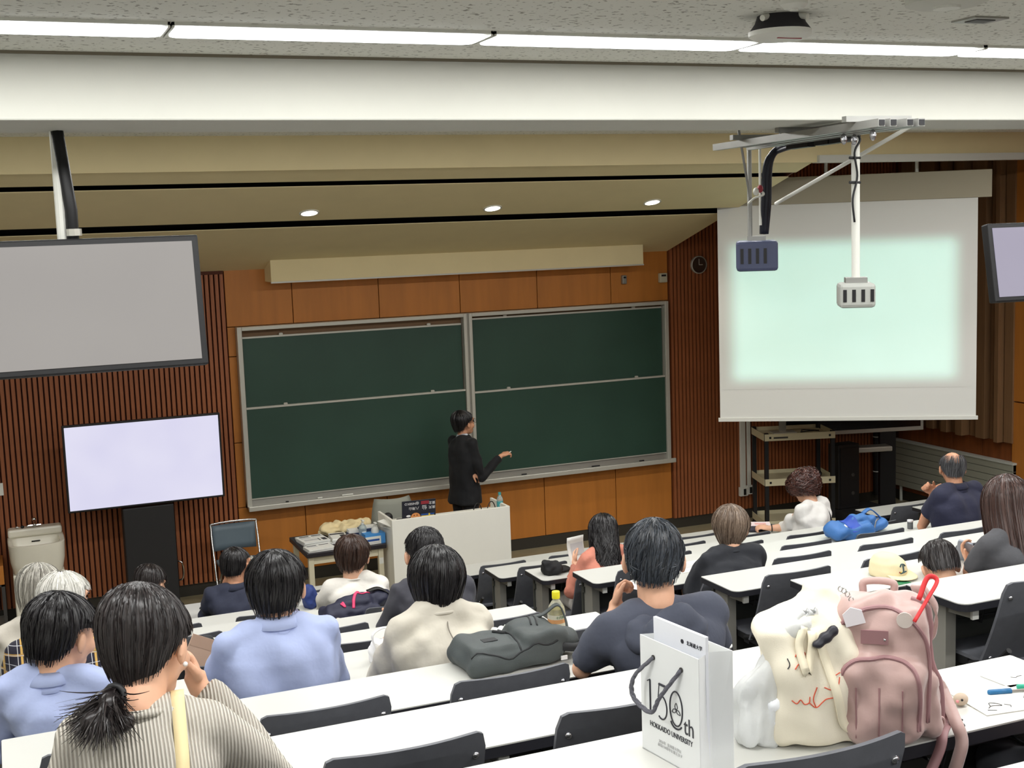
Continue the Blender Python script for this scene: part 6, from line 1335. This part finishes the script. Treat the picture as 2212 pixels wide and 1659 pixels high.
def draped(label, x, y, Y, m_, w_, seed, name='jacket'):
    q = at_y(x, y, Y); o = blob(MB().sphere((0, 0, 0), (w_, .045, .06)).sphere((w_*.5, .0, -.02), (w_*.6, .05, .09)).sphere((-w_*.6, .01, -.01), (w_*.5, .04, .05)), name, m_, None, .009, 3, (.010, 36, seed), q); return tag(o, label, 'jacket')
draped('pale grey-beige jacket heaped on the chair in front of the navy backpack', 715, 1362, rowY(3)+.40, M_linen, .15, 5)
draped('olive grey cloth with a button hanging on a chair near the navy jacket', 575, 1330, rowY(2)+.40, cloth('cloth_olive', (122, 118, 100), .2), .08, 6, 'cloth')
draped('grey scarf end beside the charcoal top', 835, 1338, rowY(3)+.36, cloth('cloth_grey', (168, 164, 156), .2), .06, 8, 'scarf')
z1 = rowZ(1); o = blob(MB().sphere((0, 0, .08), (.06, .07, .09)).sphere((.03, .0, .04), (.06, .06, .05)), 'blue_pouch', mat('nylon_royal', (38, 58, 120), .6, var=.1), None, .009, 3, (.006, 40, 4), at_z(668, 1312, z1)); tag(o, 'royal blue drawstring pouch on the desk by the white top', 'bag')
# --- small black hat on the third-row desk, leaflet in the coral person's hand
p = at_z(1190, 1240, rowZ(1)); t = thing('black_hat', 'crumpled black cloth hat on the aisle end of a desk', 'hat', p, .2)
blob(MB().sphere((0, 0, .045), (.085, .075, .055)).sphere((-.03, .0, .08), (.05, .045, .04)), 'crown', mat('hat_black', (26, 26, 28), .8), t, .009, 3, (.008, 34, 6)); blob(MB().sphere((.09, .02, .018), (.10, .08, .016)), 'brim', mat('hat_black', (26, 26, 28), .8), t, .007, 2, (.003, 30, 4))
q = at_y(1246, 1194, rowY(1)-.18); t = thing('leaflet', 'open white leaflet with grey photo held by the coral top person', 'leaflet', q, .25); rows = [[Vector((x, .06*math.sin((z+.1)*9)-.03, z)) for x in (-.07, -.03, .01, .05, .09)] for z in [-.12+.03*i for i in range(9)]]
MB().grid(rows).build('page', M_paper, t, smooth=True, solid=.002); MB().grid([[Vector((x, .06*math.sin((z+.1)*9)-.034, z)) for x in (-.04, .0, .04, .08)] for z in (-.02, .01, .04, .07)]).build('photo_print', M_printl, t, smooth=True)
flat_sheet('printed handout on the desk before the black T-shirt', 1492, 1224, rowZ(3), .28, .20, .1, [(-.4, .1, -.1, .35, M_printl)]); flat_sheet('white sheet lying near the bare neck of the slate hood person', 1375, 1262, rowZ(3), .20, .14, .5)
t = flat_sheet('pale pink booklet on the desk under the white blouse sleeve', 1640, 1132, rowZ(0), .20, .16, -.5, [(-.2, .3, -.2, .2, mat('print_pink', (236, 180, 176), .6))], 'booklet', mat('booklet_pink', (240, 222, 224), .5), 'booklet')
o = blob(MB().sphere((0, 0, .02), (.13, .06, .025)), 'dark_pouch', mat('pouch_dark', (44, 42, 56), .6), None, .008, 2, (.004, 40, 3), at_z(1640, 1146, rowZ(0))); tag(o, 'dark soft pouch beside the pink booklet', 'pouch')
# --- blue backpack on the fourth-row desk
p = at_z(1852, 1158, z2); t = thing('blue_backpack', 'bright blue backpack lying on the desk behind the white blouse', 'backpack', p, math.radians(2))
M_bb = mat('nylon_blue', (60, 112, 176), .55, var=.10, bump=.15, bs=120); M_bb2 = mat('nylon_blue_deep', (40, 76, 172), .55)
b = MB(); rbox(b, -.27, .10, -.11, .11, .0, .11, .05); b.sphere((-.20, 0, .07), (.09, .10, .07)); b.sphere((.05, .03, .11), (.15, .08, .05)); b.sphere((.20, .03, .06), (.12, .08, .05))
body = blob(b, 'bag_body', M_bb, t, .010, 4, (.008, 26, 15)); T = bvh(body)
MB().grid([drape(T, [(x, y, 0) for y in [-.1+.02*i for i in range(11)]], (0, 0, -1), .003) for x in [-.12+.02*i for i in range(5)]]).build('side_panel', M_bb2, t, smooth=True)
MB().tube(drape(T, catmull([(.08, -.06, 0), (.14, -.03, 0), (.22, .02, 0)], 5), (0, 0, -1), .003), .008, 6, flat=.5).build('pale_trim', M_tray, t, smooth=True); MB().tube(drape(T, [(-.17, -.09, 0), (-.16, -.05, 0)], (0, 0, -1), .003), .006, 6).build('logo_tab', M_sw, t)
ribbon(catmull([Vector((.10, .06, .15)), Vector((.18, .07, .17)), Vector((.26, .05, .10)), Vector((.28, .0, .05))], 6), .03, (0, 1, .3), M_bb, t, 'strap', .008)
p = at_z(1966, 1142, z2); t = thing('small_jar', 'tiny clear jar with white lid beside the blue backpack', 'jar', p); MB().lathe([(.022, 0), (.022, .055)], 14).build('glass', mat('smoke_clear', (120, 124, 126), .2, trans=.5), t, smooth=.7); MB().lathe([(.023, .055), (.023, .068)], 14).build('lid', M_sw, t, smooth=.7)
# --- cream cap with emblem, seventh-row desk
p = at_z(1918, 1242, z5); t = thing('baseball_cap', 'cream baseball cap with dark anchor emblem on the desk', 'cap', p, math.radians(12))
M_cap = mat('cap_cream', (232, 218, 178), .8, bump=.12, bs=500)
b = MB(); b.loft([sup((0, 0), .085, .095, .004, 1), sup((0, 0), .088, .098, .03, 1), sup((0, .005), .080, .088, .07, 1), sup((.0, .01), .055, .06, .10, 1), sup((0, .01), .02, .02, .115, 1)]); crown = blob(b, 'crown', M_cap, t, .007, 2, (.002, 30, 3)); T = bvh(crown)
blob(MB().loft([[Vector((.085*math.sin(a)*(1), -.06-.10*math.cos(a)**.8*(j/3), .012+.012*math.sin(a)**2*(1-j/3)-.004*j/3+dz)) for a in [-1.35+.27*i for i in range(11)]]+[Vector((.085*math.sin(a), -.06-.10*math.cos(a)**.8*(j/3), .018+.012*math.sin(a)**2*(1-j/3)-.004*j/3+dz)) for a in [1.35-.27*i for i in range(11)]] for j, dz in ((0, 0), (1, 0), (2, 0), (3, 0))]), 'brim', M_cap, t, .004, 1)
M_em = mat('emblem_teal', (52, 78, 84), .6)
for L in ([(-.02, 0, .03), (.02, 0, .035)], [(0, 0, .032), (.004, 0, .068)], [(-.018, 0, .062), (-.006, 0, .072), (.012, 0, .07), (.022, 0, .06)]): MB().tube(drape(T, catmull(L, 5), (0, 1, 0), .002), .0045, 6, flat=.7).build('emblem_stroke', M_em, t)
for dx, c in ((-.024, M_sr), (-.016, M_sy)): MB().sphere(drape(T, [(dx, 0, .036)], (0, 1, 0), .002)[0], (.004, .002, .004), n=8, h=5).build('emblem_dot', c, t)
# --- phone in the grey T-shirt person's hand, tissue beside it
q = at_y(2082, 1192, rowY(6)+.70); t = thing('smartphone', 'grey-cased smartphone held by the long-haired person', 'phone', q, math.radians(-30)); Rm = Matrix.Rotation(math.radians(-55), 4, 'X') @ Matrix.Rotation(math.radians(25), 4, 'Y')
MB().prism(rect(-.038, .038, -.078, .078, (.012,)*4), -.006, .006, Rm).build('case', mat('phone_case', (150, 158, 170), .4), t, bevel=.002); MB().prism(rect(-.033, .033, -.072, .072, (.009,)*4), .006, .007, Rm).build('screen', mat('phone_glass', (40, 44, 50), .1), t)
o = blob(MB().sphere((0, 0, .015), (.06, .05, .012)).sphere((.02, .01, .03), (.03, .02, .02)), 'napkin', M_paper, None, .006, 1, (.006, 60, 5), at_z(2112, 1200, z5)); tag(o, 'folded white napkin beside the smartphone', 'napkin')
t = flat_sheet('small green folder on the desk edge behind the pink backpack', 1950, 1262, z5-.0, .10, .05, .1, (), 'green_folder', mat('folder_green', (52, 128, 84), .5), 'folder'); t.location.y = rowY(5)-DD+.04
bpy.data.scenes.remove(TMP)
